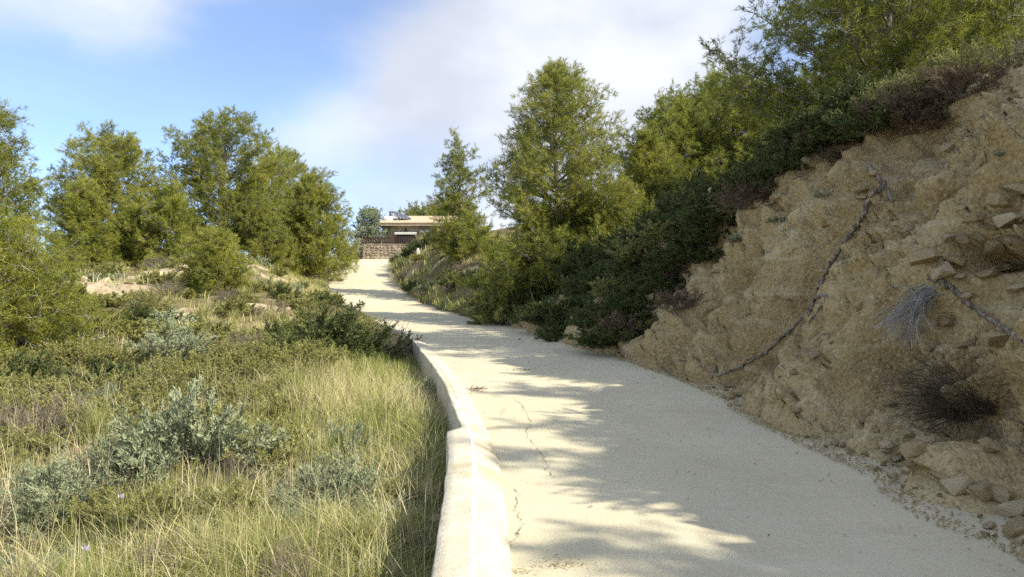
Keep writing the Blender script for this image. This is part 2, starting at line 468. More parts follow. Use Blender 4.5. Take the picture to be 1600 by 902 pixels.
def roadmat():
    m, N, L, b = newmat('pale_concrete_track')
    big = tex(N, L, 'noise', .45, 5, .6); mid = tex(N, L, 'noise', 2.0, 8, .68, mscale=(.7, 1.3, 1)); fine = tex(N, L, 'noise', 45, 4, .7); speck = tex(N, L, 'noise', 130, 2, .6)
    c = mix(N, L, maprange(N, L, big, .3, .7), (.55, .495, .335), (.64, .575, .395))
    c = mix(N, L, maprange(N, L, mid, .52, .78, 0, .55), c, (.40, .345, .225))
    c = mix(N, L, maprange(N, L, fine, .42, .75, 0, .35), c, (.40, .36, .26))
    c = mix(N, L, maprange(N, L, speck, .64, .76, 0, .3), c, (.30, .26, .20))
    at = N.new('ShaderNodeAttribute'); at.attribute_name = 'tint'      # soil washed over the bank side, grey patches
    ad = N.new('ShaderNodeMath'); ad.operation = 'MULTIPLY_ADD'; L.new(mid, ad.inputs[0]); ad.inputs[1].default_value = .9; L.new(at.outputs['Fac'], ad.inputs[2])
    c = mix(N, L, maprange(N, L, ad.outputs[0], .95, 1.4, 0, .8), c, (.42, .33, .20))
    stn = tex(N, L, 'noise', 1.1, 9, .72, dist=1.2, mscale=(1.6, .55, 1))
    c = mix(N, L, maprange(N, L, stn, .56, .74, 0, .45), c, (.33, .285, .20))
    pale = tex(N, L, 'noise', .8, 7, .7, dist=.8, mscale=(1.1, .8, 1))
    c = mix(N, L, maprange(N, L, pale, .55, .7, 0, .5), c, (.62, .575, .44))
    L.new(c, b.inputs['Base Color']); b.inputs['Roughness'].default_value = .9; b.inputs['Specular IOR Level'].default_value = .2
    n1 = bump(N, L, b, mid, .012); n2 = bump(N, L, b, fine, .004, 1, n1); bump(N, L, b, speck, .002, 1, n2)
    return m
M['road'] = roadmat()
def kerbmat():
    m, N, L, b = newmat('rough_kerb_concrete')
    mid = tex(N, L, 'noise', 5, 6, .65); fine = tex(N, L, 'noise', 55, 4, .7); st = tex(N, L, 'noise', 1.6, 5, .6)
    c = mix(N, L, maprange(N, L, mid, .3, .7), (.57, .51, .37), (.68, .62, .475))
    c = mix(N, L, maprange(N, L, st, .50, .70, 0, .7), c, (.45, .38, .23))
    c = mix(N, L, maprange(N, L, fine, .58, .75, 0, .6), c, (.42, .36, .22))
    L.new(c, b.inputs['Base Color']); b.inputs['Roughness'].default_value = .92; b.inputs['Specular IOR Level'].default_value = .2
    n1 = bump(N, L, b, mid, .02); bump(N, L, b, fine, .006, 1, n1)
    return m
M['kerb'] = kerbmat()
M['white'] = plain('worn_white_paint', (.82, .81, .78), .8, .06, 30, .002)
M['crack'] = plain('crack_ribbon', (.22, .18, .12), .95, .3, 30, 0)  # dark brown colour of the thin crack ribbons in the concrete

# ------------------------------------------------------------------ ground sheet
VEG = {}
def soil_patch(x, y):
    """1 where bare pale soil shows on the left slope / right embankment"""
    x = np.asarray(x, float); y = np.asarray(y, float)
    t = np.zeros(x.shape)
    for px, Y, rx, ry in SOIL:
        cx = xat(px, Y)
        t = np.maximum(t, np.exp(-(((x - cx) / rx) ** 2 + ((y - Y) / ry) ** 2)))
    return np.clip(t * (1.1 + 1.5 * fbm(x * 1.9, y * 1.9, octv=4, s=95)), 0, 1)
SOIL = [(165, 23.3, 2.0, 1.4), (205, 22.8, 1.3, 1.0), (262, 27.8, 1.4, .9), (395, 29.7, 1.2, .8), (435, 30, .9, .9), (420, 20.7, 1.0, .7), (400, 21, .7, .8),
        (20, 11.6, .9, .35), (120, 11.2, .5, .3), (300, 20, .5, .6), (545, 33, .6, .6), (480, 36, 1.2, 1.4),
        (645, 39, .5, .7), (690, 35.5, .5, .5), (770, 33, .7, .9), (790, 26, .5, .5), (735, 31, .5, .4), (610, 17.5, .25, .3)]
def axis(parts):
    out = []
    for a, b, st in parts:
        out += list(np.arange(a, b, st))
    return np.array(out)
def build_ground():
    xs = np.concatenate([-np.geomspace(900, 30, 26), axis([(-29.5, -13, .5), (-13, 9, .19), (9, 30, .5)]), np.geomspace(30, 900, 26)])
    ys = np.concatenate([-np.geomspace(300, 14, 16), axis([(-13.5, 2, .5), (2, 26, .19), (26, 64, .36), (64, 90, 1.5)]), np.geomspace(90, 1100, 30)])
    X, Y = np.meshgrid(xs, ys)
    Z = gz(X, Y)
    dl, dr = XL(Y) - X, X - XR(Y)
    on = (dl < np.where(Y < 22.2, KO(Y) + .16, -.1)) & (dr < .35)
    Z = np.where(on, np.minimum(Z, ZR(Y) - .5), Z)
    bk = (dr > .0) & (dr < WB(Y) + .9) & (Y > 1.3) & (Y < 20.7)
    Z = np.where(bk, Z - 1.3 * sst(0, 1.0, Y - 1.3) * sst(0, 1.0, 20.7 - Y) * sst(0, .5, WB(Y) + .9 - dr), Z)
    T = soil_patch(X, Y)
    bankface = (dr > 0) & (dr < WB(Y)) & (Y > 22)
    T = np.maximum(T, np.where((dr > 0) & (dr < WB(Y) + .5) & (Y < 22), .8, 0))
    T = np.maximum(T, np.where(bankface, .25, 0))
    ny, nx = X.shape
    V = np.stack([X, Y, Z], -1).reshape(-1, 3)
    i = (np.arange(ny - 1)[:, None] * nx + np.arange(nx - 1)[None, :]).ravel()
    F = np.stack([i, i + 1, i + nx + 1, i + nx], -1)
    me = npmesh('ground', V, F, T.ravel(), True)
    o = link('ground', me, None, M['ground'])
    tag(o, 'dry sandy hillside ground under scrub on both sides of the track', None, None, 'structure')
    return o
GROUND = build_ground()

# ------------------------------------------------------------------ concrete track
def build_road():
    ys = np.concatenate([np.arange(-13, 2, .5), np.arange(2, 24, .1), np.arange(24, 58.2, .25)])
    ts = np.linspace(0, 1, 37)
    Y = np.repeat(ys[:, None], 37, 1)
    l, r = XL(ys)[:, None] - .06, XR(ys)[:, None] + .55
    # left edge worn a little unevenly beyond the kerb
    ledge = np.where(ys > 22, .18 * fbm(ys * .9, ys * 0 + 3.3, octv=3, s=61), 0)[:, None]
    X = l - .25 * (ys[:, None] > 22.2) + ledge + (r - l) * ts[None, :]
    cross = -0.02 * (ts[None, :] - .15)
    Z = ZR(Y) + cross + .012 * fbm(X * .8, Y * .8, octv=3, s=31) + .004 * fbm(X * 5, Y * 5, octv=2, s=33)
    dist = XR(Y) - X
    T = np.clip(.75 - dist * 1.2, 0, 1) * .8 + .25 * np.exp(-((X - .55) / .35) ** 2 - ((Y - 4.6) / .3) ** 2)
    n = len(ys)
    V = np.stack([X, Y, Z], -1).reshape(-1, 3)
    i = (np.arange(n - 1)[:, None] * 37 + np.arange(36)[None, :]).ravel()
    F = np.stack([i, i + 1, i + 38, i + 37], -1)
    o = link('road', npmesh('road', V, F, T.ravel(), True), None, M['road'])
    tag(o, 'pale concrete track climbing and curving left up the hill', None, None, 'structure')
    return o
ROAD = build_road()
RBVH = BVHTree.FromPolygons([tuple(v.co) for v in ROAD.data.vertices], [tuple(p.vertices) for p in ROAD.data.polygons])
def roadz(x, y):
    h = RBVH.ray_cast(Vector((x, y, 40)), Vector((0, 0, -1)))
    return h[0].z if h[0] is not None else float(ZR(np.array([y]))[0]) - .005
def road_at(px, py):
    d = ray(px, py); t = 2.0
    p = Vector((0, 0, EYE))
    while t < 80:
        q = p + d * t
        if q.z < float(ZR(np.array([q.y]))[0]): return q
        t += .02
    return None
def build_cracks():
    rnd = random.Random(5)
    lines = [[(803, 705), (812, 722), (826, 742), (835, 760), (846, 778), (856, 800)],
             [(770, 640), (775, 655), (782, 665), (800, 650), (808, 636)],
             [(800, 620), (820, 638), (827, 655), (824, 680), (838, 700), (848, 712), (853, 730), (862, 748)],
             [(806, 762), (808, 778), (806, 792), (812, 806), (818, 818)],
             [(818, 818), (810, 830), (806, 842), (794, 852)],
             [(640, 560), (665, 575), (690, 590)]]
    for ln in (lines[2], lines[3], lines[4]):
        pts = [road_at(*p) for p in ln]
        P = []
        for a, b in zip(pts[:-1], pts[1:]):
            for k in range(6):
                q = a.lerp(b, k / 6); P.append(q + Vector((rnd.gauss(0, .013), rnd.gauss(0, .018), 0)))
        P.append(pts[-1])
        V, F = [], []
        for k, p in enumerate(P):
            w = (.0010 + .0030 * rnd.random() ** 2) * (1 if 0 < k < len(P) - 1 else .1)
            z = roadz(p.x, p.y) + .006
            V += [(p.x - w, p.y, z), (p.x + w, p.y, z)]
            if k: F.append((2 * k - 2, 2 * k - 1, 2 * k + 1, 2 * k))
        me = bpy.data.meshes.new('crack'); me.from_pydata(V, [], F)
        link('crack', me, ROAD, M['crack'])
build_cracks()

# ------------------------------------------------------------------ kerb
def build_kerb():
    root = empty('concrete_kerb', (0, 0, 0))
    tag(root, 'low pale concrete kerb along the left edge of the track', 'kerb')
    ys = np.concatenate([np.arange(-4, 3, .25), np.arange(3, 22.4, .06)])
    def sweep(prof, name, mat, amp=.007, y0=-9, y1=99, smooth=True):
        yy = ys[(ys >= y0) & (ys <= y1)]
        n = len(prof)
        U = np.array([p[0] for p in prof]); Hh = np.array([p[1] for p in prof])
        Y = np.repeat(yy[:, None], n, 1)
        wob = .010 * fbm(yy * .7, yy * 0, octv=3, s=41)
        Uo = np.where(U[None, :] < -.23, -.225 + (U[None, :] + .225) * ((KO(yy) - .225) / .195)[:, None], U[None, :])
        X = XL(yy)[:, None] + Uo + wob[:, None] + amp * fbm(Y * 3 + U[None, :] * 9, Hh[None, :] * 7 + Y * 0, octv=3, s=43)
        hs = (1 - .35 * sst(7.5, 9, yy) - .5 * sst(15, 22, yy))[:, None]
        Z = ZR(Y) + np.where(Hh[None, :] > 0, Hh[None, :] * hs, Hh[None, :])
        Z = Z + amp * .8 * fbm(Y * 4 + 9, U[None, :] * 8 + Y * 0, octv=3, s=45)
        V = np.stack([X, Y, Z], -1).reshape(-1, 3)
        m = len(yy)
        i = (np.arange(m - 1)[:, None] * n + np.arange(n - 1)[None, :]).ravel()
        F = np.stack([i, i + 1, i + n + 1, i + n], -1)
        return link(name, npmesh(name, V, F, smooth=smooth), root, mat)
    sweep([(-.42, -.9), (-.42, -.4), (-.42, -.15), (-.42, .085), (-.412, .098), (-.34, .102), (-.28, .104), (-.225, .104), (-.205, .104), (-.205, .02)], 'kerb_wall', M['kerb'], smooth=False)
    sweep([(-.207, .03), (-.207, .102), (-.18, .097), (-.13, .082), (-.08, .062), (-.035, .038), (-.004, .020), (.006, .004), (.012, -.05)], 'mortar_fillet', M['kerb'], .007)
    sweep([(-.222, .1045), (-.214, .109), (-.198, .109), (-.192, .100), (-.190, .07)], 'painted_line', M['white'], .007, -4, 9.2)
    return root
build_kerb()

# ------------------------------------------------------------------ cut bank on the right
def build_bank():
    ys = np.concatenate([np.arange(1.0, 3.6, .06), np.arange(3.6, 13, .027), np.arange(13, 21, .05)])
    nu = 170
    q = np.linspace(0, 1, nu)
    Y = np.repeat(ys[:, None], nu, 1)
    W, H = WB(Y), HB(Y)
    U = -.30 + (W + 1.6) * q[None, :]
    X = XR(Y) + U
    Z = gz(X, Y)
    Z = np.where(U < 0, ZR(Y) + U * .35, Z)
    # normals of the smooth slope
    dXu = np.gradient(X, axis=1); dZu = np.gradient(Z, axis=1); dYu = np.zeros_like(X)
    dXv = np.gradient(X, axis=0); dZv = np.gradient(Z, axis=0); dYv = np.gradient(Y, axis=0)
    n = np.stack([dYu * dZv - dZu * dYv, dZu * dXv - dXu * dZv, dXu * dYv - dYu * dXv], -1)
    n /= np.linalg.norm(n, axis=-1)[..., None]
    n = np.where(n[..., 2:3] < 0, -n, n)
    k = n.copy()
    # smooth the normal direction
    sl = np.clip(U / W, 0, 1)
    hz = Z - ZR(Y)
    s = Y + X * .3
    # gullies running down the slope
    gul = fbm(s * 1.45 + .35 * fbm(X * .9, Z * .9, octv=2, s=90), U * .28, octv=4, s=71)
    d = .36 * gul
    d += .16 * fbm(X * .7, Y * .7, Z * .7, octv=3, s=73)
    wx, wy, wz = X + .12 * vnoise(X * 4, Y * 4, Z * 4, 5), Y + .12 * vnoise(X * 4, Y * 4, Z * 4, 6), Z + .12 * vnoise(X * 4, Y * 4, Z * 4, 7)
    d1, d2, idv = worley(wx * 2.1, wy * 2.1, wz * 3.0, 3)
    lump = fbm(X * .5 + 9, Y * .5, Z * .5, octv=2, s=78)
    d += (.22 + .12 * lump) * (np.minimum(d2 - d1, .4) / .4) * (.35 + .65 * idv)
    d1, d2, idv = worley(wx * 6.3, wy * 6.3, wz * 8.0, 13)
    d += .052 * (np.minimum(d2 - d1, .35) / .35) * (.2 + .8 * idv)
    d1, d2, idv = worley(wx * 15, wy * 15, wz * 17, 23)
    d += .018 * (np.minimum(d2 - d1, .4) / .4) * (.1 + .9 * idv)
    d += .022 * fbm(X * 9, Y * 9, Z * 9, octv=4, s=80)
    ck = np.abs(fbm(X * 1.9 + 3, Y * 1.9, Z * 1.3, octv=4, s=181))            # narrow cracks and rills
    d -= .17 * (1 - sst(0, .10, ck))
    ck = np.abs(fbm(X * 4.6 + 3, Y * 4.6, Z * 4.0, octv=3, s=183))
    d -= .045 * (1 - sst(0, .09, ck))
    hole = vnoise(X * 5.3, Y * 5.3, Z * 5.3, 187)
    d -= .06 * sst(.55, .8, hole)
    # strata ledges in the near upper part
    led = sst(11.0, 8.3, Y) * sst(.8, 1.6, hz) * sst(0, .35, .35 + fbm(X * .6, Y * .6, Z * 1.2, octv=3, s=83))
    zz = Z * 2.6 + Y * .55 + .35 * fbm(X * 1.2, Y * 1.2, octv=3, s=85)
    saw = zz - np.floor(zz)
    d += led * .24 * (sst(0, .12, saw) * (1 - saw * .9))
    zz2 = Z * 8.5 + Y * 1.2 + .8 * fbm(X * 2.2, Y * 2.2, octv=3, s=86)
    saw2 = zz2 - np.floor(zz2)
    d += led * .08 * (sst(0, .15, saw2) * (1 - saw2))
    # slump at the toe
    toe = np.exp(-((U - .25) / .30) ** 2)
    d += toe * (.03 + .12 * np.maximum(0, fbm(Y * 1.1, Y * 0 + 2, octv=3, s=88)))
    fade = sst(-.30, .12, U) * sst(W[0, 0] * 0 + 1.3, .55, U - W)
    X2, Y2, Z2 = X + k[..., 0] * d * fade, Y + k[..., 1] * d * fade, Z + k[..., 2] * d * fade
    # hollows under the dead bush and below the ledge
    for px, py, rad, dep in ((1545, 690, .42, .6), (1500, 655, .42, .35), (1390, 600, .28, .22), (1300, 612, .22, .14), (1190, 580, .2, .10), (1555, 600, .3, .2), (1480, 390, .13, .2), (1508, 397, .13, .24), (1536, 402, .13, .24), (1565, 400, .13, .24), (1592, 393, .14, .24), (1445, 250, .5, .22), (1230, 610, .18, .10)):
        dd = ray(px, py)
        pr = dd.x * X2 + dd.y * Y2 + dd.z * (Z2 - EYE)
        off = np.sqrt(np.maximum(0, X2 ** 2 + Y2 ** 2 + (Z2 - EYE) ** 2 - pr ** 2))
        g = np.exp(-(off / rad) ** 2.6) * dep
        X2 = X2 + g * .85; Z2 = Z2 - g * .25; Y2 = Y2 + g * .25
    edge = (1 - sst(.0, .12, q))[None, :] * .10 + sst(.93, 1, q)[None, :] * .35
    Z2 = Z2 - edge
    ends = (1 - sst(1.0, 1.8, Y)) * .4 + sst(19.8, 21, Y) * .5
    Z2 = Z2 - ends
    V = np.stack([X2, Y2, Z2], -1).reshape(-1, 3)
    m = len(ys)
    i = (np.arange(m - 1)[:, None] * nu + np.arange(nu - 1)[None, :]).ravel()
    F = np.stack([i, i + nu, i + nu + 1, i + 1], -1)
    me = npmesh('earth_bank', V, F, smooth=False)
    # crisp clods: flat shading only on the roughest ones
    o = link('earth_bank', me, None, M['bank'])
    tag(o, 'steep crumbling ochre earth bank cut along the right of the track', None, None, 'structure')
    bvh = BVHTree.FromPolygons([tuple(v) for v in V.tolist()], F.tolist())
    return o, bvh
BANK, BVH = build_bank()
def on_bank(px, py):
    h = BVH.ray_cast(Vector((0, 0, EYE)), ray(px, py))
    return (h[0], h[1]) if h[0] is not None else (None, None)
def down(x, y):
    h = BVH.ray_cast(Vector((x, y, 30)), Vector((0, 0, -1)))
    return h[0].z if h[0] is not None else gz1(x, y)

# ---- rocks
def rock_mesh(seed, flat=.7):
    rnd = random.Random(seed)
    bm = bmesh.new()
    for _ in range(15):
        v = Vector((rnd.gauss(0, 1), rnd.gauss(0, 1), rnd.gauss(0, 1))).normalized()
        v = Vector([max(-.72, min(.72, c)) for c in v]) * 1.25
        bm.verts.new((v.x * rnd.uniform(.85, 1), v.y * rnd.uniform(.85, 1), v.z * flat))
    h = bmesh.ops.convex_hull(bm, input=bm.verts[:])
    bmesh.ops.delete(bm, geom=[g for g in h['geom_interior'] if isinstance(g, bmesh.types.BMVert)], context='VERTS')
    bmesh.ops.bevel(bm, geom=bm.edges[:], offset=.05, segments=1, affect='EDGES', clamp_overlap=True)
    bm.normal_update()
    me = bpy.data.meshes.new('stone'); bm.to_mesh(me); bm.free()
    return me
ROCKS = [rock_mesh(i, .6 + .09 * (i % 4)) for i in range(10)]
for me in ROCKS: me.materials.append(M['rock'])
ROCKS_BANK = []
for me in ROCKS:
    c = me.copy(); c.materials.clear(); c.materials.append(M['clod']); ROCKS_BANK.append(c)
def stone(parent, loc, size, seed, nrm=None, meshes=ROCKS, name='stone'):
    rnd = random.Random(seed)
    o = bpy.data.objects.new(name, meshes[rnd.randrange(len(meshes))]); COL.objects.link(o)
    o.parent = parent
    o.location = loc
    o.scale = (size * rnd.uniform(.8, 1.25), size * rnd.uniform(.7, 1.05), size * rnd.uniform(.6, .95))
    o.rotation_euler = (rnd.uniform(-.35, .35), rnd.uniform(-.35, .35), rnd.uniform(0, 6.28))
    return o
def build_bank_stones():
    rnd = random.Random(11)
    k = 0
    # hand-placed blocks seen in the near part of the bank
    for px, py, s in ((1468, 424, .17), (1444, 405, .18), (1490, 408, .13), (1500, 432, .09), (1560, 312, .16), (1520, 335, .14), (1575, 345, .15), (1590, 300, .17), (1548, 350, .12), (1505, 318, .10),
                      (1585, 372, .14), (1530, 372, .13), (1600, 335, .15), (1555, 380, .16), (1500, 372, .10), (1480, 376, .09), (1425, 700, .13), (1420, 678, .08), (1445, 690, .11), (1390, 628, .09),
                      (1423, 722, .07), (1385, 695, .09), (1560, 530, .16), (1545, 700, .12), (1500, 760, .17), (1475, 748, .13), (1530, 770, .14), (1580, 800, .15), (1560, 775, .12), (1595, 830, .13), (1362, 270, .10),
                      (1348, 295, .12), (1480, 230, .10), (1345, 310, .09), (1245, 640, .07), (1330, 700, .07), (1400, 715, .06), (1290, 350, .07), (1232, 468, .06), (1170, 560, .06), (1350, 655, .07), (1480, 500, .10), (1510, 465, .10), (1540, 430, .12), (1570, 420, .10), (1595, 450, .13), (1508, 540, .09)):
        p, n = on_bank(px, py)
        if p is None: continue
        s *= .85; stone(BANK, p - n * s * .2, s, 300 + k, n, ROCKS if k % 3 == 0 else ROCKS_BANK); k += 1
    # loose stones tumbled along the toe, and scattered on the face
    for _ in range(110):
        y = rnd.uniform(3.9, 15) if rnd.random() < .8 else rnd.uniform(4, 9)
        u = abs(rnd.gauss(0, .28)) - .16
        x = float(XR(np.array([y]))[0]) + u
        s = rnd.choice((.02, .025, .03, .035, .045, .06, .08)) * rnd.uniform(.8, 1.3)
        z = max(down(x, y), roadz(x, y) + .012)
        stone(BANK, (x, y, z + s * .2), s, 700 + k, None, ROCKS if rnd.random() < .12 else ROCKS_BANK); k += 1
    for _ in range(90):
        y = rnd.uniform(4.2, 13.5); u = rnd.uniform(.3, 2.9)
        x = float(XR(np.array([y]))[0]) + u
        s = rnd.choice((.03, .04, .05, .07, .1)) * rnd.uniform(.8, 1.2)
        stone(BANK, (x, y, down(x, y) - s * .05), s, 900 + k, None, ROCKS if rnd.random() < .2 else ROCKS_BANK); k += 1
build_bank_stones()
def build_gravel():
    rnd = np.random.default_rng(3)
    V, F = [], []
    base = np.array([(1, 0, 0), (-.5, .87, 0), (-.5, -.87, 0), (0, 0, .9), (0, 0, -.5)])
    tri = np.array([(0, 1, 3), (1, 2, 3), (2, 0, 3), (1, 0, 4), (2, 1, 4), (0, 2, 4)])
    n = 0
    ys = rnd.uniform(3.6, 16, 3600)
    us = np.abs(rnd.normal(0, .20, 3600)) - .20 - .16 * np.maximum(0, fbm(ys * .9, ys * 0, octv=2, s=51))
    xr = XR(ys); zr = ZR(ys)
    for y, u, x0, z0 in zip(ys, us, xr, zr):
        s = rnd.uniform(.005, .016)
        x = x0 + u
        z = max(down(x, y), z0 + .004)
        a = rnd.uniform(0, 6.28); c, si = math.cos(a), math.sin(a)
        P = base * (s * rnd.uniform(.6, 1.3, (5, 3)))
        P = np.stack([P[:, 0] * c - P[:, 1] * si + x, P[:, 0] * si + P[:, 1] * c + y, P[:, 2] + z + s * .2], 1)
        V.append(P); F.append(tri + n); n += 5
    o = link('gravel', npmesh('gravel', np.concatenate(V), np.concatenate(F)), None, M['clod'])
    tag(o, 'crumbled earth and gravel spilled along the foot of the bank', 'gravel', None, 'stuff')
build_gravel()

# ---- exposed roots on the bank
def build_root(label, chains):
    root = None
    for ci, (pix, r0, r1) in enumerate(chains):
        pts = []
        nrm = Vector((-.72, -.25, .65)).normalized()
        for (ax, ay), (bx, by) in zip(pix[:-1], pix[1:]):
            nn = max(2, int(math.hypot(bx - ax, by - ay) / 5))
            for k in range(nn):
                p, n = on_bank(ax + (bx - ax) * k / nn, ay + (by - ay) * k / nn)
                if p is not None: pts.append(p + nrm * (r0 * .5))
        if len(pts) < 4: continue
        if root is None:
            root = empty('exposed_root', pts[-1]); tag(root, label, 'root', 'bare roots on the earth bank')
        rnd = random.Random(ci + len(pix))
        P = [p - root.location for p in pts]
        for _ in range(3):
            P = [P[0]] + [(P[i - 1] + P[i] * 2 + P[i + 1]) / 4 + nrm * .004 for i in range(1, len(P) - 1)] + [P[-1]]
        P = [p + Vector((rnd.gauss(0, .004), rnd.gauss(0, .006), rnd.gauss(0, .006))) for p in P]
        rad = [(r0 + (r1 - r0) * k / (len(P) - 1)) * rnd.uniform(.85, 1.15) for k in range(len(P))]
        mb = MB(); mb.tube(P, rad, 8)
        # twisted second strand
        Q = [p + Vector((0, r0 * .7 * math.sin(i * .7), r0 * .7 * math.cos(i * .7))) for i, p in enumerate(P)]
        mb.tube(Q, [r * .6 for r in rad], 6)
        mb.build('main_strand' if ci == 0 else 'side_strand', M['root'], root, smooth=True)
build_root('long twisted grey root snaking diagonally down the middle of the bank',
           [([(1358, 262), (1368, 275), (1380, 284), (1384, 300), (1366, 300), (1358, 312), (1353, 335), (1340, 358), (1322, 378), (1312, 398), (1295, 425), (1284, 445), (1278, 465), (1272, 482), (1250, 505), (1225, 528), (1195, 555), (1160, 575), (1128, 588), (1114, 590)], .032, .010),
            ([(1278, 466), (1290, 462), (1297, 466), (1284, 480), (1272, 500), (1258, 508)], .018, .010),
            ([(1114, 592), (1116, 578), (1124, 566)], .018, .012), ([(1382, 285), (1392, 305), (1396, 322)], .028, .012)])
build_root('short grey root poking out below the pale rocks near the right edge',
           [([(1452, 437), (1470, 440), (1488, 450), (1500, 463), (1520, 482), (1545, 497), (1568, 515), (1590, 528), (1605, 540)], .026, .013),
            ([(1470, 440), (1476, 452), (1486, 455)], .016, .01)])

# ------------------------------------------------------------------ vegetation generators
def rot_about(v, axis, a):
    return Matrix.Rotation(a, 3, axis) @ v
def needles(P, D, k, ln, wd, spread, rng, tint):
    """k pointed blades round each tuft point P along direction D"""
    n = len(P)
    P = np.repeat(P, k, 0); Dd = np.repeat(D, k, 0); T = np.repeat(tint, k)
    d = Dd + rng.normal(0, spread, (n * k, 3))
    d /= np.linalg.norm(d, axis=1)[:, None] + 1e-9
    s = np.cross(d, rng.normal(0, 1, (n * k, 3))); s /= np.linalg.norm(s, axis=1)[:, None] + 1e-9
    L = ln * rng.uniform(.6, 1.1, (n * k, 1)); w = wd * rng.uniform(.7, 1.2, (n * k, 1))
    st = P + rng.normal(0, ln * .15, (n * k, 3))
    V = np.stack([st - s * w * .5, st + s * w * .5, st + d * L], 1).reshape(-1, 3)
    F = np.arange(n * k * 3).reshape(-1, 3)
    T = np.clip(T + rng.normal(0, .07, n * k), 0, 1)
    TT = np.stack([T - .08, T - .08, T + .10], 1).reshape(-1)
    return V, F, np.clip(TT, 0, 1)
def pine_prof(t, kind):
    """crown radius (share of half width) at share t of the crown height"""
    t = min(.999, max(0, t))
    if kind == 'round': return (max(.0, 1 - abs((t - .38) / .62) ** 2.3) ** .5) if t > .38 else .72 + .28 * (t / .38) ** .6
    if kind == 'cone':  return (1 - ((t - .25) / .75) ** 1.25) ** .75 if t > .25 else .75 + .25 * (t / .25) ** .6
    if kind == 'bush':  return (max(.0, 1 - (t / 1.0) ** 2.0) ** .6)
    return ((1 - t) ** .45) * (.75 + .25 * min(1, t / .2))
def make_pine(seed, H, Wd, kind='round', base=.10, nl=60, k=9, ln=.13, wd=.016, dens=1.0, lean=(0, 0), lump=.17):
    rnd = random.Random(seed); rng = np.random.default_rng(seed)
    wood = Tubes(); twig = Tubes()
    tp = []
    wob = [Vector((rnd.gauss(0, .05), rnd.gauss(0, .05), 0)) * H * .25 for _ in range(4)]
    for i in range(13):
        t = i / 12
        p = Vector((lean[0] * t * H, lean[1] * t * H, t * H * .9))
        p += wob[0] * math.sin(t * 3.1) + wob[1] * math.sin(t * 6.3 + 1) * .5
        tp.append(p)
    def trunk_at(z):
        f = min(.9999, max(0, z / (.9 * H))) * 12; i = int(f); return tp[i].lerp(tp[i + 1], f - i)
    r0 = H * .017 + .015
    wood.add([tuple(tp[0] - Vector((0, 0, .35)))] + [tuple(p) for p in tp], r0 * 1.25, .012, 8)
    TP, TD, TT = [], [], []
    off = Vector((seed * 1.7 % 31, seed * .9 % 17, seed * 2.3 % 23))
    zc0, zc1 = base * H, H
    phase = rnd.random() * 6.28
    for i in range(nl):
        t = ((i + rnd.random()) / nl) ** .95
        az = phase + i * 2.39996 + rnd.gauss(0, .25)
        dirn = Vector((math.cos(az), math.sin(az), (t - .4) * 2.0))
        lobe = 1 + lump * 1.6 * mnoise.noise(dirn * 1.25 + off) + lump * .8 * mnoise.noise(dirn * 3.1 + off)
        inside = rnd.uniform(.80, 1.02) if i % 4 else rnd.uniform(.5, .75)
        rad = pine_prof(t, kind) * Wd / 2 * lobe * inside
        ztip = zc0 + (zc1 - zc0) * t * (.94 + .10 * (lobe - 1) * 3)
        zst = max(zc0 * .8 + .05, ztip - rad * rnd.uniform(.35, .8) - .1)
        o = trunk_at(zst)
        c = trunk_at(ztip)
        tgt = Vector((c.x + math.cos(az) * rad, c.y + math.sin(az) * rad, ztip))
        mid = o.lerp(tgt, .5) + Vector((rnd.gauss(0, .06), rnd.gauss(0, .06), -.10 * (tgt - o).length + rnd.gauss(0, .05)))
        seg = 6
        pts = []
        for j in range(seg + 1):
            u = j / seg
            pts.append(o * (1 - u) ** 2 + mid * 2 * u * (1 - u) + tgt * u * u + Vector((rnd.gauss(0, .02), rnd.gauss(0, .02), rnd.gauss(0, .02))) * (j > 0))
        L = (tgt - o).length
        wood.add([tuple(p) for p in pts], r0 * (.40 - .28 * t) + .006, .005, 4)
        ltint = rnd.gauss(0, .09)
        ns = max(6, int((L * 6.2 + 8) * dens))
        outw = Vector((math.cos(az), math.sin(az), .35))
        for s in range(ns):
            f = .26 + .74 * ((s + rnd.random()) / ns) ** .75
            fi = min(seg - .001, f * seg); a = int(fi)
            p = pts[a].lerp(pts[a + 1], fi - a)
            dd = (pts[a + 1] - pts[a]).normalized()
            sd = (dd * .35 + Vector((rnd.gauss(0, .8), rnd.gauss(0, .8), .15 + rnd.gauss(0, .7)))).normalized()
            sl = (.20 + .055 * Wd) * rnd.uniform(.6, 1.25)
            sp = [p]
            for j in range(3):
                sd = (sd + Vector((rnd.gauss(0, .13), rnd.gauss(0, .13), .09 + rnd.gauss(0, .12)))).normalized()
                sp.append(sp[-1] + sd * (sl / 3))
            twig.add([tuple(q) for q in sp], .009, .004, 3)
            nt = max(4, int(sl * 16 * dens))
            for q in range(nt):
                g = .15 + .85 * (q + rnd.random()) / nt
                gi = min(2.999, g * 3); b = int(gi)
                tpnt = sp[b].lerp(sp[b + 1], gi - b)
                td = (sd * .5 + outw * .35 + Vector((rnd.gauss(0, .75), rnd.gauss(0, .75), .2 + rnd.gauss(0, .65)))).normalized()
                tl = rnd.uniform(.10, .27)
                tip = tpnt + td * tl
                if rnd.random() < .35: twig.add([tuple(tpnt), tuple(tip)], .005, .003, 3)
                tn = .45 + ltint + rnd.gauss(0, .13)
                for gq in (.55, 1.0):
                    TP.append(tuple(tpnt.lerp(tip, gq))); TD.append(tuple(td)); TT.append(tn + .12 * (gq - .7))
            TP.append(tuple(sp[-1])); TD.append(tuple(sd)); TT.append(.6 + ltint)
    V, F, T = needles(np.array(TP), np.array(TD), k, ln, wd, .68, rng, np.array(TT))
    print('pine', seed, len(F))
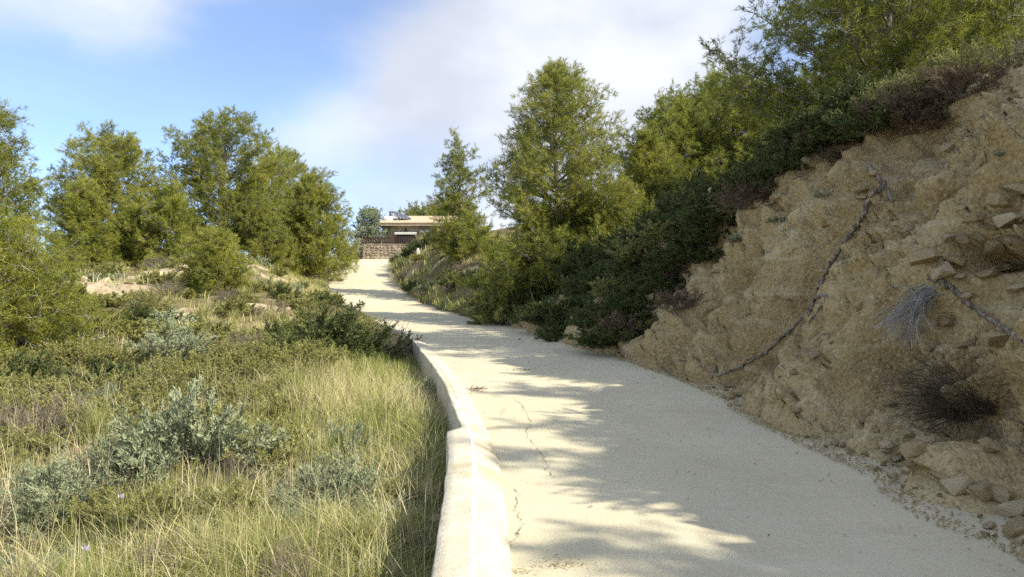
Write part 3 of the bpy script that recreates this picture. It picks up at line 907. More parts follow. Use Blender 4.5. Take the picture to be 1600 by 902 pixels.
    return dict(wood=wood.mesh('trunk'), twig=twig.mesh('branch'), crown=npmesh('crown', V, F, T))
def put_pine(data, px, Y, label, group, sc=1.0, rz=0.0, mat='pine', x=None, sink=0.0, name='pine_tree', dz=None):
    X = xat(px, Y) if x is None else x
    z = (down(X, Y) if Y < 20 and X > 2 else gz1(X, Y)) - sink
    r = empty(name, (X, Y, z), rz, sc)
    tag(r, label, 'tree', group)
    link('trunk', data['wood'], r, M['bark'])
    c = link('crown', data['crown'], r)
    c.data.materials.clear() if False else None
    if not c.data.materials: c.data.materials.append(M[mat])
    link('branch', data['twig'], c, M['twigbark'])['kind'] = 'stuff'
    return r

def build_pines():
    gl, gr = 'pines on the left hillside', 'pines on the right of the track'
    far = dict(wd=.018, ln=.15)
    # ---- right of the track
    A = make_pine(101, 6.6, 5.1, 'cone', .24, 96, dens=.8, wd=.0145, ln=.145, lean=(-.03, 0), lump=.26)
    put_pine(A, 880, 23.0, 'tallest bushy pine right of the track with its trunk near the road', gr, .93, .4)
    A2 = make_pine(102, 2.3, 4.0, 'bush', .03, 44, wd=.0145, ln=.14)
    put_pine(A2, 842, 21.8, 'low spreading young pine under the tallest pine on the right', gr, .95, 1.0)
    put_pine(A2, 965, 22.3, 'low pine skirt just right of the tallest pine trunk', gr, .85, 2.9)
    B = make_pine(103, 4.8, 2.9, 'slim', .08, 46, dens=.75, lump=.4, **far)
    put_pine(B, 716, 34.0, 'thin slender pine with sparse crown beside the house', gr, 1.0, .3, 'pine')
    B2 = make_pine(104, 1.6, 3.2, 'bush', .03, 26, dens=.8, **far)
    put_pine(B2, 735, 33.0, 'low bushy pine at the foot of the slender pine', gr, 1.0, 2.0)
    C = make_pine(105, 5.3, 4.7, 'round', .10, 80, dens=.85, **far)
    put_pine(C, 1055, 28.5, 'rounded pine behind and right of the tallest pine', gr, .95, .9)
    D = make_pine(106, 4.2, 2.6, 'cone', .06, 46, **far)
    put_pine(D, 1012, 25.2, 'smaller pointed pine between the tallest and the rounded pine', gr, .9, 2.2)
    put_pine(C, 1185, 29.0, 'pale green pine partly hidden behind the dark shaded scrub', gr, .93, 3.6)
    put_pine(C, 1120, 31.5, 'pine top showing between two rounded pines on the right', gr, 1.0, 4.4)
    E_ = make_pine(107, 5.2, 6.0, 'round', .12, 84, k=9, ln=.125, wd=.014, dens=.8, lump=.3)
    put_pine(E_, 1398, 13.4, 'large dark pine leaning over the top of the earth bank', gr, .90, 2.4, 'pine')
    put_pine(E_, 1570, 16.0, 'sunlit pine behind the bank at the top right corner', gr, 1.0, .6, sink=.2)
    put_pine(C, 1450, 21.0, 'pine crown filling the gap behind the dark leaning pine', gr, 1.1, 1.7)
    put_pine(C, 1290, 24.0, 'pine crown low behind the leaning pine above the bank', gr, .8, 5.1)
    # ---- left of the track
    F_ = make_pine(111, 5.6, 5.3, 'round', .06, 88, dens=.8, **far)
    put_pine(F_, 168, 34.0, 'broad rounded pine left of the largest pine on the left hill', gl, 1.0, .5)
    G = make_pine(112, 6.7, 5.8, 'round', .07, 98, dens=.75, **far)
    put_pine(G, 350, 37.0, 'largest rounded pine at the middle of the left cluster', gl, 1.05, 1.1, 'pine')
    Hh = make_pine(113, 5.0, 4.3, 'bush', .03, 80, dens=.9, **far)
    put_pine(Hh, 486, 40.0, 'dense pine foliaged to the ground nearest the track crest on the left', gl, 1.03, .2)
    put_pine(G, 432, 43.5, 'pine top rising behind the left cluster beside the crest pine', gl, .97, 3.1)
    I_ = make_pine(114, 3.3, 2.7, 'bush', .03, 46, **far)
    put_pine(I_, 264, 31.5, 'small bushy pine in front of the gap between two big left pines', gl, 1.0, .4)
    put_pine(I_, 132, 30.0, 'small bushy pine in front of the broad left pine', gl, .95, 2.7)
    put_pine(Hh, 415, 36.0, 'low pine filling between the largest pine and the crest pine', gl, .55, 4.0)
    put_pine(I_, 205, 32.0, 'low pine under the broad rounded pine on the left hill', gl, .72, 1.3)
    J = make_pine(115, 1.9, 2.1, 'bush', .02, 34, wd=.016, ln=.13)
    put_pine(J, 338, 23.5, 'yellow green young pine standing alone on the left slope', gl, 1.0, .0)
    K_ = make_pine(116, 4.9, 3.2, 'cone', .05, 56, k=9, ln=.12, wd=.012)
    put_pine(K_, -18, 15.0, 'tall pine cut by the left edge of the picture', gl, .94, .8)
    Lw = make_pine(117, 2.2, 2.9, 'bush', .02, 46, k=9, ln=.12, wd=.012)
    put_pine(Lw, 12, 13.3, 'spreading low pine branches at the left edge below the tall pine', gl, 1.0, 1.9)
    # ---- by the house
    put_pine(C, 650, 76.0, 'pine crown rising behind the roof of the house', 'trees by the house', 1.38, .3)
    put_pine(C, 690, 74.0, 'pine behind the right end of the roof', 'trees by the house', 1.3, 2.3)
    # ---- on the bank beside and behind the viewer (cast the streaks on the track)
    gs = 'pines on the bank beyond the right edge of the view'
    for j, (x, y, dt, s_, rz) in enumerate(((9.6, 9.3, B, .78, .3), (9.2, 7.4, B, .70, 1.9), (9.9, 5.6, B, .85, 3.3), (9.3, 3.9, B, .72, 0), (10.2, 2.2, B, .9, 1), (9.4, .6, B, .74, 2), (9.8, -1.2, B, .84, 4), (9.5, -3.2, K_, .6, 1.2))):
        put_pine(dt, 0, y, 'pine on the bank beyond the right picture edge', gs, s_, rz, x=x)
build_pines()

def make_shrub(seed, r, h, n_st, lf_len, lf_w, k, up=.5, twigs=9, spread=.5, leafy=1.0, twr=.003, tintm=.5, inner=.35):
    rnd = random.Random(seed); rng = np.random.default_rng(seed)
    st = Tubes(); TP, TD, TT = [], [], []
    for i in range(n_st):
        az = i * 2.39996 + rnd.gauss(0, .3)
        el = math.asin(min(1, (1 - (i + .5) / n_st * .93)) ) if up < .9 else R(rnd.uniform(55, 90))
        el = max(R(8), el + rnd.gauss(0, .12))
        env = 1 / math.sqrt((math.cos(el) / r) ** 2 + (math.sin(el) / h) ** 2) * rnd.uniform(.72, 1.12)
        d = Vector((math.cos(az) * math.cos(el), math.sin(az) * math.cos(el), math.sin(el) ))
        pts = [Vector((rnd.gauss(0, r * .12), rnd.gauss(0, r * .12), -.05))]
        seg = 4
        for j in range(seg):
            d = (d + Vector((rnd.gauss(0, .13), rnd.gauss(0, .13), .05 * up + rnd.gauss(0, .08)))).normalized()
            pts.append(pts[-1] + d * env / seg)
        st.add([tuple(p) for p in pts], twr * 2.2, twr * .8, 3)
        stn = rnd.gauss(0, .1)
        for q in range(twigs):
            g = inner + (1 - inner) * (q + rnd.random()) / twigs
            gi = min(seg - .001, g * seg); a = int(gi); p = pts[a].lerp(pts[a + 1], gi - a)
            dd = (d + Vector((rnd.gauss(0, .6), rnd.gauss(0, .6), .3 * up + rnd.gauss(0, .5)))).normalized()
            tl = env * rnd.uniform(.12, .28)
            tip = p + dd * tl
            st.add([tuple(p), tuple(tip)], twr, twr * .5, 3)
            if leafy > 0:
                for f in np.linspace(.25, 1, max(1, int(4 * leafy))):
                    TP.append(tuple(p.lerp(tip, float(f)))); TD.append(tuple(dd)); TT.append(tintm + stn + rnd.gauss(0, .12))
    sm = st.mesh('stem')
    a = sm.attributes.new('tint', 'FLOAT', 'POINT'); a.data.foreach_set('value', rng.uniform(.1, .9, len(sm.vertices)).astype(np.float32))
    fm = None
    if TP:
        V, F, T = needles(np.array(TP), np.array(TD), k, lf_len, lf_w, spread, rng, np.array(TT))
        fm = npmesh('foliage', V, F, T)
    return dict(stem=sm, leaf=fm)
def blades(C, n, hgt, wid, lean, rng, tint, tvar=.15, seg=3, jitter=.05):
    """n arching blades around every centre C (m,3); hgt, tint per centre"""
    m = len(C)
    P = np.repeat(C, n, 0).astype(float); Hh = np.repeat(hgt, n) * rng.uniform(.45, 1.1, m * n)
    T = np.repeat(tint, n) + rng.normal(0, tvar, m * n)
    P[:, :2] += rng.normal(0, jitter, (m * n, 2))
    az = rng.uniform(0, 6.283, m * n); le = np.abs(rng.normal(lean, lean * .6, m * n))
    dx, dy = np.cos(az) * le, np.sin(az) * le
    sx, sy = -np.sin(az + rng.normal(0, .8, m * n)), np.cos(az + rng.normal(0, .8, m * n))
    w = wid * rng.uniform(.6, 1.3, m * n)
    rows = []
    for j in range(seg + 1):
        t = j / seg
        c = np.stack([P[:, 0] + dx * Hh * t ** 1.7, P[:, 1] + dy * Hh * t ** 1.7, P[:, 2] - .03 + Hh * (t - .32 * np.minimum(le, 1.2) * t ** 2.2)], -1)
        ww = (w * (1 - t * .75))[:, None]
        s = np.stack([sx, sy, np.zeros_like(sx)], -1)
        if j < seg: rows += [c - s * ww / 2, c + s * ww / 2]
        else: rows += [c]
    V = np.stack(rows, 1); nv = V.shape[1]
    i = np.arange(m * n) * nv
    F = []
    for j in range(seg - 1):
        a = 2 * j
        F += [np.stack([i + a, i + a + 1, i + a + 3], -1), np.stack([i + a, i + a + 3, i + a + 2], -1)]
    a = 2 * (seg - 1)
    F.append(np.stack([i + a, i + a + 1, i + a + 2], -1))
    TT = np.repeat(np.clip(T, 0, 1)[:, None], nv, 1) + np.linspace(-.06, .10, nv)[None, :]
    return V.reshape(-1, 3), np.concatenate(F), np.clip(TT, 0, 1).ravel()
def make_tussock(seed, n, h, wid, lean, tint):
    rng = np.random.default_rng(seed)
    V, F, T = blades(np.zeros((1, 3)), n, np.array([h]), wid, lean, rng, np.array([tint]), .14, 3, h * .10)
    return dict(stem=None, leaf=npmesh('blades', V, F, T))

SH = {}
def build_shrub_types():
    # near and far versions of every kind (leaf size follows the distance they are seen from)
    SH['salt'] = [make_shrub(i, .85, .62, 50, .05, .018, 7, .8, 11, .5, 1.2, tintm=.5) for i in (201, 202)]
    SH['saltfar'] = [make_shrub(i, .62, .55, 38, .075, .034, 6, .8, 9, .5, .8, tintm=.5) for i in (203,)]
    SH['olive'] = [make_shrub(i, .75, .55, 52, .045, .017, 7, .5, 12, .7, 1.2, tintm=.45) for i in (211, 212)]
    SH['olivefar'] = [make_shrub(i, .8, .55, 46, .075, .034, 6, .5, 10, .7, 1.0, tintm=.45) for i in (213, 214)]
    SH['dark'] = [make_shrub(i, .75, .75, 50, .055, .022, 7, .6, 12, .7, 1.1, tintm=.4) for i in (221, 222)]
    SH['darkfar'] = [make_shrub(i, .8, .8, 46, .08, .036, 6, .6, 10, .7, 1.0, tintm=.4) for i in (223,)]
    SH['fern'] = [make_shrub(i, .35, .36, 26, .05, .018, 4, .7, 8, .6, 1.0, tintm=.5) for i in (231,)]
    SH['dry'] = [make_shrub(i, .7, .6, 60, .03, .006, 3, .8, 14, .6, .5, twr=.003, tintm=.5) for i in (241, 242)]
    SH['brown'] = [make_shrub(i, .7, .6, 50, .05, .012, 4, .7, 12, .7, .8, twr=.003, tintm=.45) for i in (251, 252)]
    SH['tussock'] = [make_tussock(261, 420, .75, .007, .55, .45), make_tussock(262, 380, .65, .007, .75, .7)]
    SH['tussfar'] = [make_tussock(263, 260, .7, .016, .5, .55), make_tussock(264, 260, .6, .016, .6, .78)]
build_shrub_types()
SMAT = dict(salt='salt', saltfar='salt', olive='olive', olivefar='olive', dark='dark', darkfar='dark', fern='fern', dry='drytwig', brown='brownleaf', tussock='grass', tussfar='grass')
STEMM = dict(salt='drytwig', saltfar='drytwig', olive='drytwig', olivefar='drytwig', dark='drytwig', darkfar='drytwig', fern='drytwig', dry='drytwig', brown='drytwig')
_cnt = [0]
def shrub(kind, x, y, sc, label, group=None, sz=1.0, z=None, cat=None, name=None, tilt=(0, 0), mat=None):
    _cnt[0] += 1
    d = SH[kind][_cnt[0] % len(SH[kind])]
    if z is None: z = down(x, y) if (XR(np.array([y]))[0] < x and y < 20.5) else gz1(x, y)
    nm = name or ('grass_tussock' if kind.startswith('tuss') else 'dry_bush' if kind in ('dry', 'brown') else 'weed' if kind == 'fern' else 'shrub')
    r = empty(nm, (x, y, z - .02), (_cnt[0] * 2.4) % 6.28, (sc, sc, sc * sz))
    r.rotation_euler = (tilt[0], tilt[1], (_cnt[0] * 2.4) % 6.28)
    tag(r, label, cat or ('grass tussock' if kind.startswith('tuss') else 'shrub'), group)
    if d['leaf'] is not None:
        link('blade_clump' if kind.startswith('tuss') else 'foliage', d['leaf'], r, M[mat or SMAT[kind]])
    if d['stem'] is not None:
        link('stem', d['stem'], r, M[STEMM[kind]])['kind'] = 'stuff'
    return r
def build_shrubs():
    rnd = random.Random(77)
    S = lambda kind, px, Y, sc, label, group=None, sz=1.0, **k: shrub(kind, xat(px, Y), Y, sc, label, group, sz, **k)
    gL = 'bushes on the left slope'
    # --- left foreground
    S('salt', 300, 7.6, 1.0, 'largest silvery grey-green bush in the left foreground grass', gL, 1.25)
    S('salt', 385, 7.9, .7, 'silvery bush joined to the right side of the largest grey-green bush', gL, 1.1)
    S('salt', 215, 7.7, .65, 'silvery bush joined to the left side of the largest grey-green bush', gL, 1.0)
    S('salt', 530, 6.9, .62, 'grey-green bush halfway between the largest silvery bush and the kerb', gL, 1.15)
    S('salt', 112, 6.9, .62, 'low grey-green bush near the left edge in front of the bare soil', gL, 1.0)
    S('fern', 75, 4.6, .8, 'small blue-green plant in the bottom left corner', gL, 1.0, mat='salt')
    S('salt', 668, 11.4, .40, 'small grey-green bush leaning against the kerb', gL, 1.1)
    S('dry', 440, 7.1, .45, 'dry grey twiggy bush between two grey-green bushes', gL)
    S('dry', 305, 6.7, .5, 'bare pale stems hanging in front of the largest silvery bush', gL, 1.0)
    S('dry', 640, 5.9, .38, 'grey withered bush near the kerb in the foreground', gL, 1.2)
    S('dry', 455, 5.2, .36, 'withered brown bush in the bottom grass', gL)
    # --- ditch / dark bushes by the bend
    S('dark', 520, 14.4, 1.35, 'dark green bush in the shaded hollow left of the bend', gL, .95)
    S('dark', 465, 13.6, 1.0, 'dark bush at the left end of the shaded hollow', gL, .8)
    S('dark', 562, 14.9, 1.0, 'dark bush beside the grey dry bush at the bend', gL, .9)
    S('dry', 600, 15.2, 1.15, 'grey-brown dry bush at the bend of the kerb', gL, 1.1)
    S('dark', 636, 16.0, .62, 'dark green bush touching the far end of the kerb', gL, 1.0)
    S('dark', 500, 24.0, .85, 'dark rounded tussocky bush beside the track above the bend', gL, .75)
    S('dark', 532, 17.0, .5, 'upright dark twiggy sprig above the shaded hollow', gL, 1.9)
    S('brown', 385, 12.2, .5, 'yellowish dry bush left of the shaded hollow', gL, .9)
    S('brown', 430, 11.4, .45, 'ochre leafy bush at the grass edge below the hollow', gL, .8, mat='olive')
    S('tussock', 308, 15.0, .75, 'round pale dry grass ball on the left slope', 'grass tussocks', .6)
    S('tussfar', 318, 17.0, 1.0, 'straw coloured tussock behind the round dry grass ball', 'grass tussocks', 1.0)
    # --- upper left, below the pines
    for px, Y, k, sc, lb in ((105, 25.5, 'saltfar', .95, 'grey bush left of the pale soil bank'), (155, 26, 'saltfar', .8, 'grey-green bush on top of the pale soil bank'), (188, 26.2, 'saltfar', .65, 'small pale bush right of the grey-green bush on the soil bank'),
                             (285, 31, 'saltfar', 1.0, 'grey-green bush at the foot of the largest left pine'), (370, 33, 'saltfar', .9, 'pale grey bush just left of the crest pine'), (420, 27, 'fern', 1.3, 'fresh green round bush on pale soil by the upper track'),
                             (462, 30, 'fern', 1.1, 'smaller fresh green bush right of the round green bush'), (262, 22, 'dry', .9, 'bleached dry bush beside the young pine'), (355, 22, 'dry', .6, 'grey dry bush in front of the young pine'),
                             (240, 19.5, 'brown', 1.0, 'dark brown low bush below the pale soil bank'), (135, 18, 'olivefar', 1.0, 'olive bush under the pale soil bank at left'), (400, 36, 'saltfar', .8, 'silvery bush at the top under the crest pine')):
        S(k, px, Y, sc, lb + ' on the left slope' if 'left' not in lb else lb, gL)
    # --- olive scrub mass over the middle of the left slope
    lab = {'olivefar': 'olive-green scrub bush on the left slope', 'olive': 'near olive-green bush on the left slope', 'dark': 'dark bush amid the left slope scrub', 'dry': 'dry bush amid the left slope scrub', 'saltfar': 'grey bush amid the left slope scrub',
           'tussfar': 'grass tussock amid the left slope scrub', 'tussock': 'near grass tussock amid left slope scrub', 'salt': 'near silvery bush amid left slope scrub', 'darkfar': 'dark bush high on the left slope'}
    pts = []
    tries = 0
    while len(pts) < 150 and tries < 9000:
        tries += 1
        Y = 7.6 + 25 * rnd.random() ** 1.25; px = rnd.uniform(-40, 560)
        x = xat(px, Y)
        if x > float(XL(np.array([Y]))[0]) - (.9 if Y > 16 else 2.2): continue
        if float(soil_patch(np.array([x]), np.array([Y]))[0]) > .3: continue
        if any(abs(x - cx) < 1.7 and 0 < y0 - Y < 1.3 for cx, y0 in ((-11.7, 23.2), (-11.9, 27.8), (-9.1, 29.8))): continue
        md = .48 + .018 * Y
        if any((x - a) ** 2 + (Y - b) ** 2 < md * md for a, b in pts): continue
        pts.append((x, Y))
        u = rnd.random()
        if Y < 14: k = 'olive' if u < .66 else 'dark' if u < .70 else 'dry' if u < .77 else 'salt' if u < .80 else 'tussock'
        else: k = 'olivefar' if u < .54 else 'dark' if u < .58 else 'dry' if u < .68 else 'saltfar' if u < .75 else 'tussfar'
        shrub(k, x, Y, rnd.uniform(.5, .95), lab[k], 'scrub bushes on the left slope: ' + k.replace('far', ''), rnd.uniform(.75, 1.05))
    n = 0; tries = 0
    while n < 34 and tries < 4000:
        tries += 1
        Y = rnd.uniform(7.6, 13.5); px = rnd.uniform(-30, 560); x = xat(px, Y)
        if x > float(XL(np.array([Y]))[0]) - 2.0 or float(soil_patch(np.array([x]), np.array([Y]))[0]) > .3: continue
        if any((x - a) ** 2 + (Y - b) ** 2 < .26 for a, b in pts): continue
        pts.append((x, Y)); n += 1
        shrub('olive', x, Y, rnd.uniform(.5, .9), 'rounded olive bush low on the left slope', 'rounded bushes low on the left slope', rnd.uniform(.85, 1.15), mat='olive' if n % 3 else None)
    # --- right embankment beyond the pines (near the house)
    gR = 'bushes on the far right embankment'
    for px, Y, k, sc, lb, sz in ((642, 44, 'dark', .95, 'dark upright bush where the track meets the embankment crest', 1.2), (672, 43, 'darkfar', 1.1, 'dark bush above the white marker post', .9), (702, 42, 'darkfar', 1.0, 'dark green bush below the slender pine', .8),
                                 (665, 46, 'tussfar', 1.6, 'straw coloured grass clump in front of the house wall', 1.0), (640, 47, 'tussfar', 1.4, 'yellow grass clump at the right end of the stone wall', .9), (690, 38, 'olivefar', .8, 'olive bush on the embankment above bare soil', .8),
                                 (720, 37, 'olivefar', .9, 'olive bush under the slender pine on the embankment', .8), (745, 36, 'olivefar', .8, 'olive bush by the bare soil strip of the embankment', .8), (668, 33.0, 'saltfar', .8, 'grey-green bush at the track edge below the bare soil', 1.0),
                                 (712, 30.5, 'dark', .85, 'dark rounded bush at the track edge on the embankment', .95), (735, 29.6, 'dark', .75, 'dark bush right of the rounded bush at the track edge', .9), (768, 28.0, 'dark', .95, 'large dark green bush at the bend right of the track', 1.0), (778, 27.6, 'fern', 1.4, 'bright green leafy plant over the dark bush at the bend', 1.0),
                                 (752, 28.6, 'brown', .5, 'brown dry plant between the dark bushes at the bend', 1.0), (800, 25.5, 'dark', .7, 'dark bush under the low spreading pine', .8), (830, 23.3, 'brown', .8, 'brown dry bush at the track edge under the pines', .8), (860, 21.5, 'tussfar', 1.1, 'sunlit yellow grass clump below the tall pine trunk', .8),
                                 (925, 22.0, 'fern', 1.5, 'bright green plant behind the tall pine trunk', 1.0), (905, 19.8, 'dark', .9, 'dark bush in front of the tall pine trunk', .9), (655, 40, 'olivefar', .6, 'small olive bush beside the white marker post', .8)):
        S(k, px, Y, sc, lb, gR, sz)
    pts = []; tries = 0
    while len(pts) < 46 and tries < 4000:
        tries += 1
        Y = rnd.uniform(24, 54); x = float(XR(np.array([Y]))[0]) + rnd.uniform(.3, 4.2)
        if any((x - a) ** 2 + (Y - b) ** 2 < .8 for a, b in pts): continue
        pts.append((x, Y)); u = rnd.random()
        k = 'olivefar' if u < .4 else 'tussfar' if u < .7 else 'dark' if u < .85 else 'dry'
        lb = {'olivefar': 'olive bush on the far embankment', 'tussfar': 'grass tussock on the far embankment', 'dark': 'dark bush on the far embankment', 'dry': 'dry bush on the far embankment'}[k]
        shrub(k, x, Y, rnd.uniform(.5, .85), lb, 'scrub on the far right embankment: ' + k.replace('far', ''), rnd.uniform(.7, 1))
    # --- dark shaded scrub climbing the bank
    gd = 'dark bushes in the shaded band on the right bank'
    line = [(860, 17.8, .1), (905, 17.2, .3)]
    n = 0
    pts = []
    tries = 0
    while n < 54 and tries < 5000:
        tries += 1
        Y = rnd.uniform(14.6, 24); u = rnd.uniform(.15, 6.5)
        x = float(XR(np.array([Y]))[0]) + u
        W = float(WB(np.array([Y]))[0])
        if Y < 16.5 and u < (16.5 - Y) * 1.5 + .7: continue
        if any((x - a) ** 2 + (Y - b) ** 2 < .50 for a, b in pts): continue
        pts.append((x, Y)); n += 1
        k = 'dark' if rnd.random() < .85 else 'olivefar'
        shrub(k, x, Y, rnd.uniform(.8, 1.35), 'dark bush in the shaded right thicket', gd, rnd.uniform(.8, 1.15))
    # foreground weeds among the grass
    pts = []; tries = 0
    while len(pts) < 62 and tries < 3000:
        tries += 1
        Y = rnd.uniform(3.9, 8.6); px = rnd.uniform(-20, 690); x = xat(px, Y)
        if x > float(XL(np.array([Y]))[0]) - .75: continue
        if any((x - a) ** 2 + (Y - b) ** 2 < .12 for a, b in pts): continue
        pts.append((x, Y)); u = rnd.random()
        k, lb, mt = (('salt', 'small silvery weed in the foreground grass', None) if u < .14 else ('olive', 'small olive weed in the foreground grass', None) if u < .5 else ('dry', 'small withered weed in the foreground grass', None) if u < .82 else ('fern', 'small green weed in the foreground grass', None))
        shrub(k, x, Y, rnd.uniform(.22, .52) * (1.7 if k == 'fern' else 1), lb, 'weeds in the foreground grass: ' + k, rnd.uniform(.9, 1.4), mat=mt, name='weed')
    # dark strip along the upper left rim of the earth bank
    row = [(935, 540), (962, 522), (990, 500), (1015, 485), (1040, 455), (1062, 432), (1085, 408), (1110, 380), (1138, 348), (1165, 322), (1192, 300), (1222, 272), (1252, 246), (1285, 232), (1320, 222), (1355, 206), (1390, 196), (1425, 184), (1460, 168), (1495, 150)]
    for j, (px, py) in enumerate(row):
        for rr in (0, 1):
            p, nn = on_bank(px + rr * 8 + rnd.uniform(-8, 8), py - rr * 30)
            if p is None: continue
            k = 'brown' if (j % 4 == 1 and rr == 0) or j > 15 else 'dark'
            shrub(k, p.x, p.y, rnd.uniform(.55, .85) * (1.15 if j > 15 else 1), 'brown bush on the left rim of the earth bank' if k == 'brown' else 'dark bush on the left rim of the earth bank', 'bushes on the left rim of the bank: ' + k, rnd.uniform(.75, 1), z=p.z)
    for j, (px, py) in enumerate(((1000, 402), (1022, 415), (985, 430), (960, 455), (846, 498), (868, 504), (892, 492), (915, 478), (930, 505), (1045, 370), (1062, 355))):
        p, nn = on_bank(px, py)
        if p is None:
            d = ray(px, py); t = 14.0
            while t < 40 and (Vector((0, 0, EYE)) + d * t).z > gz1(d.x * t, d.y * t): t += .1
            p = Vector((0, 0, EYE)) + d * t
        k = 'dark' if j % 3 else 'olivefar'
        shrub(k, p.x, p.y, rnd.uniform(.6, .85), 'dark bush filling the edge of the shaded thicket' if k == 'dark' else 'olive bush at the edge of the shaded thicket', 'bushes at the thicket edge: ' + k.replace('far', ''), rnd.uniform(.75, 1), z=p.z - .05)
    # bank crest, nearer
    gc = 'bushes along the top of the earth bank'
    for px, Y, k, sc, lb, sz, du in ((1330, 13.6, 'dark', 1.15, 'dark bush at the top of the bank under the leaning pine', .9, 0), (1290, 14.4, 'dark', 1.1, 'dark bush left of the leaning pine at the bank top', .9, 0), (1395, 12.4, 'dark', .9, 'dark bush at the bank top right of the leaning pine trunk', .8, 0), (1440, 11.5, 'brown', .85, 'brown withered bush hanging over the bank edge', .8, 0),
                                     (1500, 10.6, 'brown', .95, 'reddish twiggy dry bush on the bank top against the sky', .95, 0), (1560, 10.2, 'olivefar', .9, 'grey-olive bush on the bank top at the right edge', .9, 0), (1420, 13.2, 'olive', 1.2, 'sunlit olive bush behind the leaning pine trunk', 1.0, 0), (1610, 9.6, 'dry', .9, 'dry bush on the bank top cut by the right edge', .9, 0), (1540, 12.0, 'dark', 1.2, 'green bush behind the reddish dry bush', 1.0, 0), (1480, 12.8, 'olive', 1.1, 'pale olive bush between the leaning pine and the reddish bush', 1.0, 0)):
        S(k, px, Y, sc, lb, gc, sz)
    for x, y, s_ in ((6.3, 8.2, 1.0), (6.5, 7.0, .9), (6.3, 6.0, 1.1), (6.6, 4.9, .9), (6.2, 3.9, 1.2), (6.4, 2.8, .9), (6.3, 1.5, 1.1), (6.5, .2, 1.0), (6.4, -1.2, 1.2), (6.5, -2.8, 1.0)):
        shrub('olive', x, y, s_, 'bush on the bank beyond the right picture edge', 'bushes on the bank beyond the view', 1.0)
    # on the bank face
    def B(kind, px, py, sc, label, sz=1.0, tilt=(0, 0), **k):
        p, nn = on_bank(px, py)
        if p is None: print('miss', px, py); return None
        return shrub(kind, p.x, p.y, sc, label, 'plants clinging to the earth bank', sz, z=p.z, tilt=tilt, **k)
    B('brown', 1005, 515, .75, 'olive-brown dry bush at the low left end of the bank', .8)
    B('brown', 1060, 480, .7, 'brown dry bush clinging to the bank above its low end', .8)
    B('dark', 975, 530, .6, 'dark bush at the foot of the bank by the track', .8)
    B('brown', 1425, 205, .7, 'brown dead brush drooping under the bank rim', .7)
    B('brown', 1400, 175, .6, 'dark withered brush in the notch below the leaning pine', .7)
    B('brown', 1300, 250, .45, 'small withered bush on the upper bank left of the long root', .7)
    B('fern', 1285, 305, .35, 'small grey-green weed on the bank left of the root top', .6, mat='salt')
    B('fern', 1215, 345, .45, 'small green weed on the upper bank slope', .6, mat='dark')
    B('fern', 1150, 375, .5, 'green weed near the upper left rim of the bank', .7, mat='dark')
    B('fern', 1437, 458, .38, 'green tuft above the bleached hanging clump', .7, mat='fern')
    B('fern', 1563, 240, .2, 'tiny grey weed on the near bank', .6, mat='salt')
build_shrubs()
def name_rows():
    """alike bushes get their place in the mass: band by depth, then order from the left"""
    by = {}
    for o in list(COL.objects):
        if o.parent is None and o.get('category') and o.get('group') and o.get('label'):
            by.setdefault(o['label'], []).append(o)
    bands = ('nearest', 'second', 'third', 'fourth', 'fifth', 'sixth', 'seventh', 'eighth', 'ninth', 'tenth')
    nth = ('first', 'second', 'third', 'fourth', 'fifth', 'sixth', 'seventh', 'eighth', 'ninth', 'tenth', 'eleventh', 'twelfth')
    for lb, os_ in by.items():
        if len(os_) < 2: continue
        os_.sort(key=lambda o: o.location.y)
        nb = min(10, max(1, math.ceil(len(os_) / 8)))
        per = math.ceil(len(os_) / nb)
        for b in range(nb):
            row = sorted(os_[b * per:(b + 1) * per], key=lambda o: project(o.location)[0])
            for i, o in enumerate(row):
                w = nth[i] + ' from left'
                o['label'] = lb + ', ' + w + (' in ' + bands[b] + ' row' if nb > 1 else '')
name_rows()

# ------------------------------------------------------------------ hanging dead plants on the bank
def hanging(name, label, px, py, n, length, dirv, spread, mat, r=.0028, droop=.5, fork=2, seed=1):
    p, nn = on_bank(px, py)
    root = empty(name, p); tag(root, label, 'dead plant', 'plants clinging to the earth bank')
    rnd = random.Random(seed); st = Tubes(); fine = Tubes()
    d0 = Vector(dirv).normalized()
    for i in range(n):
        d = (d0 + Vector((rnd.gauss(0, spread), rnd.gauss(0, spread), rnd.gauss(0, spread)))).normalized()
        L = length * rnd.uniform(.4, 1.1)
        pts = [Vector((rnd.gauss(0, .03), rnd.gauss(0, .03), rnd.gauss(0, .03)))]
        for j in range(6):
            d = (d + Vector((rnd.gauss(0, .14), rnd.gauss(0, .14), rnd.gauss(0, .14) - droop * .16))).normalized()
            pts.append(pts[-1] + d * L / 6)
        st.add([tuple(q) for q in pts], r, r * .5, 3)
        for f in range(fork):
            a = rnd.randrange(2, 6); e = (d + Vector((rnd.gauss(0, .6), rnd.gauss(0, .6), rnd.gauss(0, .6)))).normalized()
            q = [pts[a]]
            for j in range(3):
                e = (e + Vector((rnd.gauss(0, .2), rnd.gauss(0, .2), rnd.gauss(0, .2) - droop * .1))).normalized(); q.append(q[-1] + e * L * .1)
            fine.add([tuple(w) for w in q], r * .7, r * .3, 3)
    for T_, nm in ((st, 'stem'), (fine, 'twig')):
        me = T_.mesh(nm); a = me.attributes.new('tint', 'FLOAT', 'POINT')
        a.data.foreach_set('value', np.random.default_rng(seed).uniform(0, 1, len(me.vertices)).astype(np.float32))
        link(nm, me, root, M[mat])['kind'] = 'stuff'
    return root
hanging('dead_plant', 'bleached pale grey clump of dead stems hanging on the bank', 1455, 455, 90, .60, (-.78, .12, -.38), .24, 'greytwig', .0034, .9, 3, 5)
